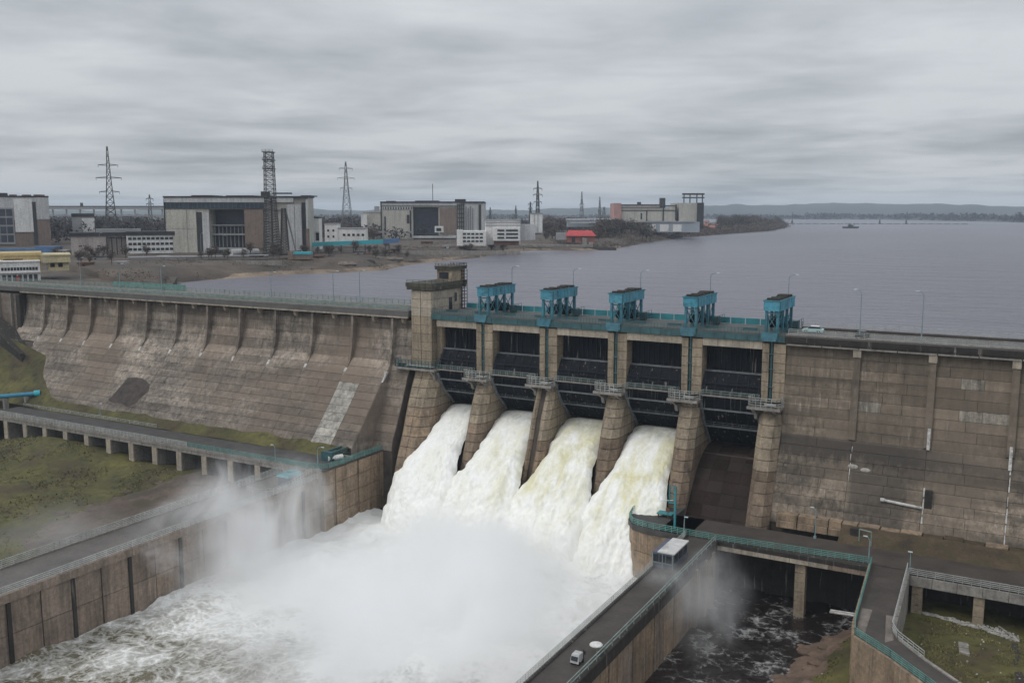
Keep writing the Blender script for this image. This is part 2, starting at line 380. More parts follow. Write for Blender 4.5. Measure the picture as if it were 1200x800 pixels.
# pale sand edge along the near shore
ms = MB()
SS = [p for p in SH if p[1] < 560]
for x, y in SS:
    for d, z in ((-2, -4.4), (2.5 + fbm(x * 0.1, y * 0.1) * 4, -3.2), (6 + fbm(x * 0.07, y * 0.05, 3) * 7, -2.3)):
        ms.v.append((x + inl[0] * d, y + inl[1] * d, z))
for i in range(len(SS) - 1):
    for j in range(2):
        a = i * 3 + j; ms.f.append((a, a + 3, a + 4, a + 1))
ms.build('sandy_shore', 'sand', kind='structure', smooth=True)

# far shore and hills
def ridge(name, m, az0, az1, dist, hf, depth=900, step=0.4, z0=-5.0):
    mb = MB(); azs = frange(az0, az1, step)
    for a in azs:
        t = math.radians(a); d = dist(a)
        for k, (dd, hh) in enumerate(((0, 0), (depth * 0.15, 0.55), (depth * 0.5, 1.0), (depth, 0.8), (depth * 2.2, 0))):
            mb.v.append((CAM.x + math.sin(t) * (d + dd), CAM.y + math.cos(t) * (d + dd), z0 + hf(a) * hh))
    n = len(azs)
    for i in range(n - 1):
        for j in range(4):
            a = i * 5 + j; mb.f.append((a, a + 5, a + 6, a + 1))
    return mb.build(name, m, kind='structure', smooth=True)
# azimuth seen at px u : -29.2 + atan((u-600)/F)
ridge('far_shore', 'hill', -75, 25, lambda a: 3900 - 900 * max(0, min(1, (a + 8) / 8)), lambda a: 12, 500, 0.5)
ridge('far_hills', 'hill', -75, 30, lambda a: 5400, lambda a: 44 + 34 * max(0, 1 - abs(a + 10) / 22) + 18 * fbm(a * 0.18, 2.2) + 5 * fbm(a * 1.1, 7.1), 1100, 0.3)
# the woods on the far shore: one mass of small crowns
def crowns(mb, c, h, r, n, s, flat=1.0):
    for _ in range(n):
        while True:
            q = Vector((random.uniform(-1, 1), random.uniform(-1, 1), random.uniform(-1, 1)))
            if q.length < 1: break
        p = Vector((c[0] + q.x * r, c[1] + q.y * r, c[2] + h * 0.55 + q.z * h * 0.45))
        a = Vector((random.uniform(-1, 1), random.uniform(-1, 1), random.uniform(-1, 1))) * s
        b = Vector((random.uniform(-1, 1), random.uniform(-1, 1), random.uniform(-1, 1))) * s
        mb.add([p, p + a, p + b], [(0, 1, 2)])
mb = MB()
for i in range(2600):
    a = random.uniform(-62, 6); t = math.radians(a)
    d = (3900 - 900 * max(0, min(1, (a + 8) / 8))) + random.uniform(20, 260)
    gap = fbm(a * 0.8, 1.5)
    h = random.uniform(9, 17) + 5 * gap + (7 if a > -12 else 0)
    crowns(mb, (CAM.x + math.sin(t) * d, CAM.y + math.cos(t) * d, -4), h, random.uniform(8, 16), 7, 11)
mb.build('far_forest', 'wood', kind='stuff')
mb = MB()
for i in range(5200):           # woods behind the works
    u = random.uniform(-60, 900); dist = random.uniform(820, 1900)
    a = math.radians(-29.2) + math.atan((u - 600) / F)
    x, y = CAM.x + math.sin(a) * dist, CAM.y + math.cos(a) * dist
    if u > 810 and dist > 1500: continue
    if x > -480 or (dist < 1000 and 180 < u < 580 and random.random() < .5): continue
    h = 11 + 6 * fbm(u * 0.02, dist * 0.004) + random.uniform(-3, 4) + (6 if u < 420 else 0)
    crowns(mb, (x, y, 1), h, random.uniform(5, 10), 26, 2.6)
mb.build('distant_woods', 'wood', kind='stuff')

# ================================================================== DAM: left wall
def interp(tab, z):
    for (z0, y0), (z1, y1) in zip(tab[:-1], tab[1:]):
        if z <= z0 and z >= z1: return y0 + (y1 - y0) * (z - z0) / (z1 - z0)
    return tab[-1][1] if z < tab[-1][0] else tab[0][1]
def resample(prof, steps):
    """points along a (y,z) polyline at the given arc lengths"""
    out = []
    for s in steps:
        r = s
        for (y0, z0), (y1, z1) in zip(prof[:-1], prof[1:]):
            l = math.hypot(y1 - y0, z1 - z0)
            if r <= l + 1e-6: out.append((y0 + (y1 - y0) * r / l, z0 + (z1 - z0) * r / l)); break
            r -= l
        else: out.append(prof[-1])
    return out
def arclen(prof): return sum(math.hypot(b[0] - a[0], b[1] - a[1]) for a, b in zip(prof[:-1], prof[1:]))
SLAB = {}
def slab(parent, x0, x1, p, q, m, name='panel', gap=0.045, proud=0.10, key=None, tone=1.0):
    """one cast panel between profile points p and q (y,z), its own object"""
    wdt = round(x1 - x0, 2); k = (name, wdt, p, q, m)
    if k not in SLAB:
        dy, dz = q[0] - p[0], q[1] - p[1]; l = math.hypot(dy, dz); dy /= l; dz /= l
        ny, nz = dz, -dy                       # outward (towards -y)
        if ny > 0: ny, nz = -ny, -nz
        a = (dy * gap, dz * gap); b = (q[0] - p[0] - dy * gap, q[1] - p[1] - dz * gap)
        X0, X1 = gap, wdt - gap; t0, t1 = -0.25, proud
        v = []
        for t in (t0, t1):
            v += [(X0, a[0] + ny * t, a[1] + nz * t), (X1, a[0] + ny * t, a[1] + nz * t), (X1, b[0] + ny * t, b[1] + nz * t), (X0, b[0] + ny * t, b[1] + nz * t)]
        mb = MB(); mb.add(v, [(0, 1, 2, 3), (7, 6, 5, 4), (0, 4, 5, 1), (1, 5, 6, 2), (2, 6, 7, 3), (3, 7, 4, 0)])
        SLAB[k] = mb.mesh(name, m)
    loc = Vector((x0, p[0] - random.uniform(0, 0.05), p[1])) - WM[parent.name].translation
    o = link(name, SLAB[k], parent, loc=loc); o.color = (tone, tone, tone * .985, 1); return o

DL = thing('dam_wall', 'long curved grey brown concrete dam wall with buttress ribs left of the gate tower', 'dam', (-235, 0, -35))
profL = [(1.9, -2.6), (1.3, -9), (-0.5, -14), (-4.6, -18.4), (-10, -25), (-17, -32.8), (-19, -35)]
ribsL = [-155.1, -169.1, -183.9, -198.2, -212.8, -226.7, -240.5, -254.5, -268.7, -282.6, -294.9, -307.6]
body = [(y + 0.22, z - 0.05) for y, z in profL]
profE = [(1.9, -2.6), (1.3, -9), (-0.3, -14), (-2.4, -18.4), (-5, -25), (-9.6, -34.8), (-10, -37)]
mb = MB(); mb.ext_x([(16, -2.6)] + body + [(-19, -50), (16, -50)], -322, -155.1); mb.ext_x([(16, -2.6)] + [(y + .22, z - .05) for y, z in profE] + [(-10, -50), (16, -50)], -155.0, -148.7); mb.build('wall_core', 'joint', DL)
mb = MB(); mb.ext_x([(1, -16)] + [(y - .02, z) for y, z in profL[3:]] + [(-19, -50), (1, -50)], -155.3, -155.02); mb.build('step_wall', 'concL', DL)
tot = arclen(profL); up = arclen(profL[:4])
steps = [up * i / 6 for i in range(6)] + [up + (tot - up) * i / 9 for i in range(10)]
PL = resample(profL, steps); PE = resample(profE, [arclen(profE) * i / 15 for i in range(16)])
edges = [-148.7] + ribsL + [-321.8]
toneL = [.8, 1.0, 1.15, 1.0, 1.3, 1.2, 1.0, .85, 1.0, .9, .95, .85, .95, .8, .85]
for bi in range(len(edges) - 1):
    xr, xl = edges[bi], edges[bi + 1]
    for r in range(15):
        low = r >= 6
        n = 2 if (low and 0 < bi < 12) or (not low and (bi * 3 + r) % 5 == 0 and bi < 12) else 1; cut = .5 if bi == 1 else random.uniform(.32, .68)
        if bi == 12 and low: continue
        pale = (bi == 1 and r >= 7) 
        for c in range(n):
            a = xl + (xr - xl) * (0 if c == 0 else cut); b = xl + (xr - xl) * (cut if n == 2 and c == 0 else 1)
            if pale and c == 0: slab(DL, a, b, PL[r], PL[r + 1], 'patch', proud=0.16); continue
            Q = PE if bi == 0 else PL
            slab(DL, a, b, Q[r], Q[r + 1], 'concL', tone=toneL[r] * random.uniform(.9, 1.1))
for x in ribsL:
    mb = MB(); mb.ext_x([(5, -2.2), (-0.1, -2.2), (-0.35, -6), (-0.9, -11), (-2.0, -14.8), (-4.3, -18.2), (-1, -17)], x - 0.38, x + 0.38); mb.build('buttress', 'concL', DL)
    mb = MB(); mb.hexa([(x - .3, -5.5, -19.4), (x + .4, -5.5, -19.4), (x + .4, -4.5, -18.8), (x - .3, -4.5, -18.8), (x - .4, -3.3, -16.7), (x + .4, -3.3, -16.7), (x + .4, -2.6, -16.8), (x - .4, -2.6, -16.8)]); mb.build('lime_streak', 'lime', DL)
for a, b in zip(edges[:-2], edges[1:-1]):
    x = (a + b) / 2; mb = MB(); mb.hexa([(x - .4, 0.6, -3.4), (x + .4, 0.6, -3.4), (x + .4, 2.9, -4.4), (x - .4, 2.9, -4.4), (x - .4, 0.0, -1.6), (x + .4, 0.0, -1.6), (x + .4, 3, -1.6), (x - .4, 3, -1.6)]); mb.build('corbel', 'concBeam', DL)
# broken dark hollow low on the face
mb = MB(); rr = random.Random(5)
def onL(x, z, off): return (x, interp([(b2, a2) for a2, b2 in profL], z) - off, z - off * .6)
ring = [(-252.5, -25.2), (-246, -24.6), (-240.2, -26.2), (-239.0, -28.2), (-241.5, -32), (-244.5, -33.4), (-251, -33.2), (-255.2, -32.4), (-254.2, -29.6)]
inner = [onL(-247 + (x + 247) * .62, -29 + (z + 29) * .62, .75 + rr.uniform(-.3, .4)) for x, z in ring]
outer = [onL(x, z, .16) for x, z in ring]
n_ = len(ring); mb.v = outer + inner + [onL(-247, -29.2, .5)]
mb.f = [(i, (i + 1) % n_, n_ + (i + 1) % n_, n_ + i) for i in range(n_)] + [(n_ + i, n_ + (i + 1) % n_, 2 * n_) for i in range(n_)]
mb.build('broken_concrete', 'brokenDark', DL)
mb = MB(); mb.box(-322.6, -320.4, -1.2, 3, -20, -2.7); mb.build('gate_slot', 'concDark', DL)
for x0, x1 in ((-340, -334.5), (-334, -327), (-326.6, -322.7)):
    mb = MB(); mb.box(x0, x1, 0.3, 6, -21, -2.6); mb.build('wall_bay', 'concL', DL)
mb = MB(); mb.box(-334.6, -333.9, -0.6, 3, -14, -2.6); mb.box(-327.1, -326.5, -0.6, 3, -16, -2.6); mb.build('pilaster', 'concGrey', DL)

# sloping dark abutment wall at the far left end
AB = thing('abutment_wall', 'dark sloping abutment wall at the far left end of the dam', 'retaining wall', (-330, -6, -25))
mb = MB(); mb.prism([(-345, -7, -30), (-304, -12, -30), (-304, -3, -30), (-345, -1, -30)], [(-345, -7, -6), (-305, -12, -22.5), (-305, -3, -22.5), (-345, -1, -6)]); mb.build('sloping_wall', 'concDark', AB)
mb = MB(); mb.prism([(-345, -7.4, -6), (-305, -12.4, -22.5), (-305, -10.8, -22.4), (-345, -5.8, -5.9)], [(-345, -7.4, -5), (-305, -12.4, -21.7), (-305, -10.8, -21.7), (-345, -5.8, -5)]); mb.build('coping', 'concDark', AB)

# ================================================================== DAM: right wall
m = M['concR']; t = m.node_tree; b = t.nodes['Principled BSDF']
src = b.inputs['Base Color'].links[0].from_socket
g = t.nodes.new('ShaderNodeNewGeometry'); sp = t.nodes.new('ShaderNodeSeparateXYZ'); t.links.new(g.outputs['Position'], sp.inputs[0])
st = pos_noise(t, 1.0, 4.0, 0.7, (1.1, 1.1, 0.06))
edge = wm('ADD', sp.outputs[2], wm('MULTIPLY', wm('SUBTRACT', st, 0.5, t), 9.0, t), t)
band = wm('MULTIPLY', maprange(t, sp.outputs[2], -22.4, -21.7, 1, 0), maprange(t, edge, -27.0, -25.0, 0, 1), t)
band = wm('MULTIPLY', band, maprange(t, sp.outputs[0], -22, -6, 1, 0.25), t)
wet = wm('MULTIPLY', maprange(t, sp.outputs[2], -27, -28.5, 0, 1), wm('MULTIPLY', maprange(t, sp.outputs[0], -32.4, -31.4, 0, 1), maprange(t, wm('ADD', sp.outputs[0], wm('MULTIPLY', st, 4.0, t), t), -19.5, -17.5, 1, 0), t), t)
msk = wm('MAXIMUM', wm('MULTIPLY', band, 0.78, t), wm('MULTIPLY', wet, 0.6, t), t)
t.links.new(mixc(t, msk, src, (0.035, 0.030, 0.027)), b.inputs['Base Color'])

DR = thing('dam_wall', 'tall brown streaked concrete dam wall right of the last gate, with flat pilasters', 'dam', (-10, 0, -40))
profR = [(0.8, -2.4), (0.3, -10), (-1.0, -21.5), (-4.2, -29), (-8.6, -40.2)]
mb = MB(); mb.ext_x([(16, -2.4)] + [(y + 0.22, z) for y, z in profR] + [(-8.6, -56), (16, -56)], -47.7, 60); mb.build('wall_core', 'joint', DR)
PR = resample(profR, [arclen(profR) * i / 18 for i in range(19)])
toneR = [.7, .85, 1.15, .95, .9, 1.3, 1.15, 1.1, 1.0, 1.0, .75, .7, .95, 1.1, .95, 1.05, .9, 1.0]
edR = [-47.6, -32.4, -17.5, -2.2, 13.0, 28.2, 43.4, 58.6]
for a, b_ in zip(edR[:-1], edR[1:]):
    bt = [random.uniform(.85, 1.15) for _ in range(3)]
    for r in range(18):
        nc = random.choice((0, 0, 1, 1, 2)) if r < 11 else random.choice((1, 2, 3))
        cuts = [0, .36, .64, 1] if r in (2, 5) else [0] + sorted(min(.88, max(.12, (q + 1) / (nc + 1) + random.uniform(-.12, .12))) for q in range(nc)) + [1]
        for c0, c1 in zip(cuts[:-1], cuts[1:]):
            pale = (a == -17.5 and r == 5 and c0 > 0) or (a == -32.4 and r == 5 and c1 < 0.5) or (a == -17.5 and r == 2 and 0.3 < c0 < .6)
            slab(DR, a + (b_ - a) * c0, a + (b_ - a) * c1, PR[r], PR[r + 1], 'concRpale' if pale else 'concR', gap=0.032, tone=toneR[r] * bt[r % 3] * random.uniform(.92, 1.09))
for x in edR[1:]:
    mb = MB(); mb.ext_x([(2, -2.3), (0.1, -2.3), (-0.35, -10), (-1.65, -21.6), (-0.6, -22.4)], x - 0.7, x + 0.7); mb.build('pilaster', 'concR', DR)
    mb = MB(); mb.hexa([(x - .8, -0.25, -3.9), (x + .8, -0.25, -3.9), (x + .8, 1, -3.9), (x - .8, 1, -3.9), (x - .8, -0.35, -2.2), (x + .8, -0.35, -2.2), (x + .8, 1, -2.2), (x - .8, 1, -2.2)]); mb.build('corbel', 'concBeam', DR)
for x, z1, z2 in ((-17.3, -17.5, -21.9), (-2.1, -19.5, -24.0)):
    mb = MB(); mb.ext_x([(interp([(b2, a2) for a2, b2 in profR], z1) - 0.70, z1), (interp([(b2, a2) for a2, b2 in profR], z2) - .72, z2), (0, z2), (0, z1)], x - .28, x + .3); mb.build('lime_streak', 'lime', DR)
def faceY(z): return interp([(b2, a2) for a2, b2 in profR], z)
for x, z1, z2, w_ in ((-2.0, -24, -39, .10), (-17.2, -29.3, -36.4, .13), (-32.2, -23, -30, .06)):
    z = z1
    while z > z2:
        l = random.uniform(.5, 1.9); a = z; b2 = max(z2, z - l); wa, wb = w_ * random.uniform(.4, 1.5), w_ * random.uniform(.3, 1.3); xo = x + random.uniform(-.08, .08)
        mb = MB(); mb.prism([(xo - wb, faceY(b2) - .2, b2), (xo + wb, faceY(b2) - .2, b2), (xo + wb, faceY(b2), b2), (xo - wb, faceY(b2), b2)], [(xo - wa, faceY(a) - .2, a), (xo + wa, faceY(a) - .2, a), (xo + wa, faceY(a), a), (xo - wa, faceY(a), a)]); mb.build('lime_streak', 'lime', DR)
        z = b2 - random.choice((.05, .1, .4, .9))
mb = MB(); mb.box(-17.0, -15.6, faceY(-30) - 1.4, faceY(-30) + 1, -36.6, -29.6); mb.build('drain_slot', 'concDark', DR)
mb = MB()
for k_ in range(2): mb.ball((-31.6 + 2.6 * k_, faceY(-27.2) - .15, -27.0 - .5 * k_), 1.0, 9, 6, (1.15, .25, .6))
mb.build('rough_patch', 'patch', DR, smooth=True)
WP = thing('white_pipe', 'white painted pipe fixed level across the lower right dam wall beside a dark slot', 'pipe', (-20, faceY(-33) - .5, -33))
mb = MB(); mb.path([(-25.2, faceY(-32.4) - .55, -32.6), (-17.3, faceY(-33.2) - .55, -33.1)], 0.3, 8); mb.tube((-25.4, faceY(-32.6) - .55, -32.6), (-24.6, faceY(-32.6) - .55, -32.6), .42, 8); mb.build('pipe', 'lime', WP, smooth=False)
for x in (-23.8, -21.2, -18.6):
    mb = MB(); mb.tube((x, faceY(-33) - .5, -32.8), (x, faceY(-33) + .1, -32.8), .12, 5); mb.build('bracket', 'concDark', WP)
# coursed toe blocks at the foot of the right wall
TB = thing('toe_blocks', 'row of tan stone blocks along the foot of the right dam wall', 'plinth', (-25, -10, -40))
x = -45.6
while x < 30:
    l = random.uniform(2.6, 4.4); h = -37.6 + random.uniform(-.25, .2); y1 = -8.0
    for lv in range(2):
        z0 = -40.3 + lv * 1.45; z1 = min(h, z0 + 1.35); y0 = -11.2 + lv * .7 + random.uniform(-.1, .1)
        if -28 < x < -25.5 and lv == 0: continue
        mb = MB(); mb.hexa([(x + .07, y0, z0), (x + l - .07, y0, z0), (x + l - .07, y1, z0), (x + .07, y1, z0), (x + .12, y0 + .12, z1), (x + l - .12, y0 + .12, z1), (x + l - .12, y1, z1), (x + .12, y1, z1)])
        mb.build('block', 'concTan' if x < -17 or (lv == 1 and -6 < x < -2) else 'mossy', TB)
    x += l

# ================================================================== crest roads
mb = MB(); mb.box(-420, -149.4, -0.3, 14, -1.0, 0); mb.box(-420, -149.4, -0.45, 0.9, -1.55, -0.95); mb.build('crest_road', 'crestRoad', kind='structure')
mb = MB(); mb.box(-47.5, 90, -0.3, 14, -1.0, 0); mb.box(-47.5, 90, -0.45, 0.9, -1.5, -0.95); mb.build('crest_road', 'crestRoad', kind='structure')
mb = MB(); mb.box(-47.5, 90, -0.35, 0.9, -1.92, -1.52); mb.box(-47.5, 90, -.5, -.455, -1.45, -.35); mb.build('kerb', 'concDark', kind='structure')
for x0, x1 in ((-420, -149.5), (-47.4, 90)):
    mb = MB(); mb.box(x0, x1, -0.25, 1.0, 0.004, 0.16); mb.box(x0, x1, 11.6, 13.9, 0.004, 0.2); mb.build('kerb', 'concGrey', kind='structure')
def crest_strip(x0, x1, m_, n, y0=-0.55, z0=-2.05, z1=-1.62):
    for i in range(n):
        a = x0 + (x1 - x0) * i / n; b2 = x0 + (x1 - x0) * (i + 1) / n
        q = MB(); q.box(a + .1, b2 - .1, y0, y0 + .5, z0, z1); q.build('lip_slab', m_, CRL if x1 < -100 else CRR)
CRL = thing('crest_cornice', 'pale concrete cornice slabs under the road edge on the left dam wall', 'cornice', (-235, 0, -2))
CRR = thing('crest_cornice', 'brown concrete cornice slabs under the road edge on the right dam wall', 'cornice', (0, 0, -2))
crest_strip(-321, -149.5, 'concBeam', 24, z0=-1.95, z1=-1.57); crest_strip(-47.4, 60, 'concGrey', 14, z0=-2.25, z1=-1.95)
def railing(name, label, m_, pts, h=1.2, n=3, r=0.06, step=2.5, rp=None, panel=None, pm=None):
    o = MB(); rails(o, pts, h, n, r, step, rp); o.build(name, m_, None, label, 'railing')
railing('guard_railing', 'grey green guard railing along the front edge of the left dam crest', 'railGrey', [(-400, 0, .1), (-149.6, 0, .1)], 1.5, 4, .09, 2.2, .1)
railing('guard_railing', 'grey green guard railing along the water side of the left dam crest', 'railGrey', [(-400, 13.5, .1), (-149.6, 13.5, .1)], 1.5, 4, .09, 2.2, .1)
railing('guard_railing', 'weathered guard railing along the front edge of the right dam crest', 'railPale', [(-47, -0.1, .1), (80, -0.1, .1)], 1.25, 3, .07, 2.0, .07)
railing('guard_railing', 'weathered guard railing along the water side of the right dam crest', 'railPale', [(-47, 13.4, .1), (80, 13.4, .1)], 1.5, 3, .07, 3.0, .08)
mb = MB(); mb.box(-46.5, 88, 10.6, 11.4, .02, .75); mb.build('crash_barrier', 'asphaltBrown', None, 'low dark crash barrier beside the road on the right dam crest', 'barrier')
mb = MB(); mb.box(-320, -150, 1.3, 1.5, .35, 1.15)
for x in frange(-319, -151, 4): mb.box(x - .08, x + .08, 1.5, 1.65, 0, 1.1)
mb.build('crash_barrier', 'railGrey', None, 'pale green crash barrier beside the road on the left dam crest', 'barrier')

# ================================================================== SPILLWAY piers
PC = [-50.2 - 18.8 * k for k in range(5)][::-1]       # second..sixth pier, from the tower
noseT = [(-15.6, -0.7), (-24, -4.6), (-32, -7.4), (-40, -10.8), (-53.5, -14.5)]
def course(mb, xl, xr, z0, z1, back=14, ch=1.3, inset=0.0):
    def pl(z):
        yn = interp(noseT, z) + inset; c = min(ch, (xr - xl) * .35)
        return [(xl + inset, back, z), (xl + inset, yn + c * 1.4, z), (xl + inset + c, yn, z), (xr - inset - c, yn, z), (xr - inset, yn + c * 1.4, z), (xr - inset, back, z)]
    return mb.prism(pl(z0), pl(z1))
def platform(t, x0, x1, xs, z, y0=-3.6, m_='railPale'):
    mb = MB(); mb.box(x0, x1, y0, 0.6, z - .6, z); mb.box(xs + .05, x1 + .3, .6, 8, z - .36, z - .02); p = mb.build('platform', 'concGrey', t)
    mb = MB(); rails(mb, [(x0 + .6, 0, z), (x0 + .1, y0 + .9, z), (x0 + .8, y0 + .1, z), (x1 - .8, y0 + .1, z), (x1 - .1, y0 + .9, z), (x1 + .25, 7.9, z)], 2.1, 4, .095, 1.1, .085); mb.build('railing', m_, p)
    for x in (x0 + 1.3, x1 - 1.5):
        mb = MB(); mb.ext_x([(-.4, z - .4), (y0 + .3, z - .4), (y0 + .5, z - 1.0), (-1.3, z - 2.0), (-.9, z - 3.2), (-.4, z - 3.6)], x - .35, x + .35); mb.build('bracket', 'concGrey', p)
    mb = MB(); mb.box(x0 + 1.2, x0 + 3.1, -2.6, -1.2, z, z + .8); mb.build('winch_box', 'gateRib', p)
    mb = MB(); mb.box(x0 + 3.6, x1 - 1.2, -3.0, -.9, z + .35, z + .5); mb.box(x0 + 3.8, x0 + 4.0, -2.6, -2.4, z, z + .35); mb.box(x1 - 1.6, x1 - 1.4, -2.6, -2.4, z, z + .35); mb.build('hatch_cover', 'railPale', p)
PLAB = ['tan concrete spillway pier between the first and second gates from the tower',
        'tan concrete spillway pier split by a dark groove, between the second and third gates',
        'brown concrete spillway pier between the third and fourth gates from the tower',
        'concrete spillway pier between the last foaming gate and the dry chute',
        'concrete spillway pier between the dry chute and the right dam wall']
for i, c in enumerate(PC):
    t = thing('spillway_pier', PLAB[i], 'pier', (c, 0, -53), 0, 'concrete piers of the spillway')
    xl, xr = c - 2.45, c + 2.45
    if i == 4: xr = c + 2.7
    zs = [-15.3 + 2.2 * k for k in range(7)]
    mb = MB(); mb.box(xl + .12, xr - .12, .95, 22, -15.3, -2.1); mb.build('pier_core', 'joint', t)
    for k in range(6):
        mb = MB(); mb.box(xl, c - .95, random.uniform(0, .04), 4, zs[k] + .05, zs[k + 1] - .05); mb.build('block', 'concP', t)
        mb = MB(); mb.box(c + .05, xr, random.uniform(0, .04), 4, zs[k] + .05, zs[k + 1] - .05); mb.build('block', 'concP', t)
        mb = MB(); mb.box(xr - 2.2, xr - .02, 4.1, 10, zs[k] + .05, zs[k + 1] - .05); mb.box(xl + .02, xl + 2.2, 4.1, 10, zs[k] + .05, zs[k + 1] - .05); mb.build('side_block', 'concP', t)
    mb = MB(); mb.tube((c - .45, .5, -15.2), (c - .45, .5, -.3), .3, 8)
    for z in (-12, -8, -4.5): mb.tube((c - 1.3, .02, z), (c + .4, .02, z), .1, 5)
    mb.build('vent_pipe', 'railDark', t)
    mb = MB(); course(mb, xl, xr, -53.5, -15.7, 13.9, 1.3, .16); mb.build('nose_core', 'joint', t)
    z = -15.7; k = 0
    while z > -53:
        h = 2.3 + random.uniform(-.25, .25); zb = max(z - h, -53.4)
        low = z < (-27 - 2 * math.sin(i * 2.1))
        if i == 1:
            mb = MB(); course(mb, xl, c - 1.15, zb + .15, z, 14 - .02 * k, .5); mb.build('block', 'concPlow' if low else 'concP', t)
            mb = MB(); course(mb, c - .3, xr, zb + .15, z, 14 - .02 * k, 1.0); mb.build('block', 'concPlow' if low else 'concP', t)
        else:
            mb = MB(); course(mb, xl, xr, zb + .15, z, 14 - .02 * k, 1.3); mb.build('block', 'concPlow' if low else 'concP', t)
        z = zb; k += 1
    platform(t, c - 4.5, c + 2.9, xr, -16.1, -4.1)
# thick first pier under the tower
t = thing('spillway_pier', 'broad tan first spillway pier carrying the gatehouse tower', 'pier', (-144.3, 0, -53), 0, 'concrete piers of the spillway')
z = -15.7; k = 0
mb = MB(); course(mb, -148.6, -139.9, -53.5, -15.7, 13.9, 2.2, .16); mb.build('nose_core', 'joint', t)
while z > -53:
    h = 2.5 + random.uniform(-.25, .25); zb = max(z - h, -53.4)
    for xa, xb in ((-148.6, -144.4), (-144.3, -139.9)):
        mb = MB(); yy0 = interp(noseT, zb); 
        def pl(zq, xa=xa, xb=xb, k=k):
            yn = interp(noseT, zq) - .01 * (k % 3)
            if xa < -146: return [(xa, 14, zq), (xa, yn + 2.6, zq), (xa + 2.0, yn, zq), (xb, yn, zq), (xb, 14, zq)]
            return [(xa, 14, zq), (xa, yn, zq), (xb - 2.0, yn, zq), (xb, yn + 2.6, zq), (xb, 14, zq)]
        mb.prism(pl(zb + .15), pl(z)); mb.build('block', 'concP' if z > -24 else 'concTan', t)
    z = zb; k += 1
platform(t, -152.8, -139.2, -139.9, -15.0, -3.2, 'railDark')
TW1 = t
# gatehouse tower
TH1 = thing('gatehouse_tower', 'tan concrete gatehouse tower with overhanging flat roof at the left end of the gates', 'tower', (-145.5, 0, -15))
mb = MB(); mb.box(-148.5, -142.1, .3, 15.8, -15.2, 6.0); mb.build('tower_core', 'joint', TH1)
for k in range(9):
    z0, z1 = -15.2 + 2.33 * k, -15.2 + 2.33 * (k + 1)
    for xa, xb in ((-148.6, -145.6), (-145.5, -142.0)):
        mb = MB(); mb.box(xa + .04, xb - .04, 0.0 - random.uniform(0, .04), 1.2, z0 + .05, z1 - .05); mb.build('block', 'concP' if k < 6 else 'concBeam', TH1)
    for ya, yb in ((1.3, 6.2), (6.3, 11), (11.1, 15.9)):
        mb = MB(); mb.box(-143, -141.95, ya, yb, z0 + .05, z1 - .05); mb.build('block', 'concP' if k < 6 else 'concBeam', TH1)
mb = MB(); mb.box(-141.9, -139.95, 2.6, 13, -15.2, -2.0); mb.cyl(-140.6, 2.7, -15.2, -2, .7, 8); mb.build('side_shaft', 'concP', TH1)
mb = MB(); mb.box(-149.6, -141.3, -.7, 16.8, 6.0, 6.8); mb.box(-149.8, -141.1, -.9, 17, 6.8, 7.9); rf = mb.build('roof_slab', 'roofOlive', TH1)
mb = MB(); rails(mb, [(-149.5, -.7, 7.9), (-141.4, -.7, 7.9), (-141.4, 9, 7.9)], .8, 2, .05, 2.0); mb.build('railing', 'concDark', rf)
mb = MB(); mb.box(-146.4, -141.6, 9.5, 16.4, 7.9, 11.0); rm = mb.build('lookout_room', 'concP', TH1)
mb = MB(); mb.box(-146.8, -141.2, 9.0, 16.9, 11.0, 11.7); mb.box(-146.9, -141.1, 8.9, 17, 11.7, 12.0); mb.build('roof', 'roofOlive', rm)
mb = MB(); rails(mb, [(-146.7, 9.1, 12), (-141.2, 9.1, 12), (-141.2, 16.8, 12), (-146.7, 16.8, 12)], .7, 2, .06, 1.2); mb.build('railing', 'concDark', rm)
mb = MB(); mb.box(-145.6, -142.6, 9.38, 9.6, 8.6, 10.3); mb.build('window', 'glass', rm)
mb = MB(); mb.box(-141.96, -141.85, 8.6, 10.2, 0, 3.4); mb.box(-141.96, -141.85, 11.5, 12.6, 2.2, 4.6); mb.build('doorway', 'glass', TH1)
mb = MB()
for z in frange(-1, 10.5, 1.0): mb.box(-141.7, -140.7, 14.6, 16.2, z, z + .1)
for x, y in ((-141.6, 14.6), (-140.7, 14.6), (-140.7, 16.2), (-141.6, 16.2)): mb.tube((x, y, -1), (x, y, 11), .08, 4)
mb.build('ladder_cage', 'concDark', TH1)

# ================================================================== bridge deck over the gates
BD = thing('spillway_bridge', 'dark teal service bridge deck running over the gate bays', 'bridge', (-95, 0, -2))
mb = MB(); mb.box(-141.9, -47.6, -.1, 15.6, -1.85, -.1); mb.build('deck_slab', 'crestRoad', BD)
mb = MB(); mb.box(-141.9, -47.7, -.4, -.12, -1.75, -.35)
for x in frange(-141, -48.4, 2.6): mb.box(x - .06, x + .06, -.5, -.38, -1.8, -.3)
mb.build('edge_girder', 'railDark', BD)
xs_ = [-139.9] + [q for c in PC for q in (c - 2.45, c + 2.45)]
for i in range(5):
    a = (-140.4 if i == 0 else PC[i - 1] + 2.5); b2 = PC[i] - 2.5
    for k in range(4):
        q0 = a + (b2 - a) * k / 4; q1 = a + (b2 - a) * (k + 1) / 4
        mb = MB(); mb.box(q0 + .03, q1 - .03, .02 + .02 * (k % 2), 1.6, -3.6, -1.9); mb.build('beam', 'concBeam', BD)
mb = MB(); rails(mb, [(-141.7, -.2, -.1), (-47.8, -.2, -.1)], 1.25, 5, .07, .8, .05); mb.build('railing', 'railDark', BD)
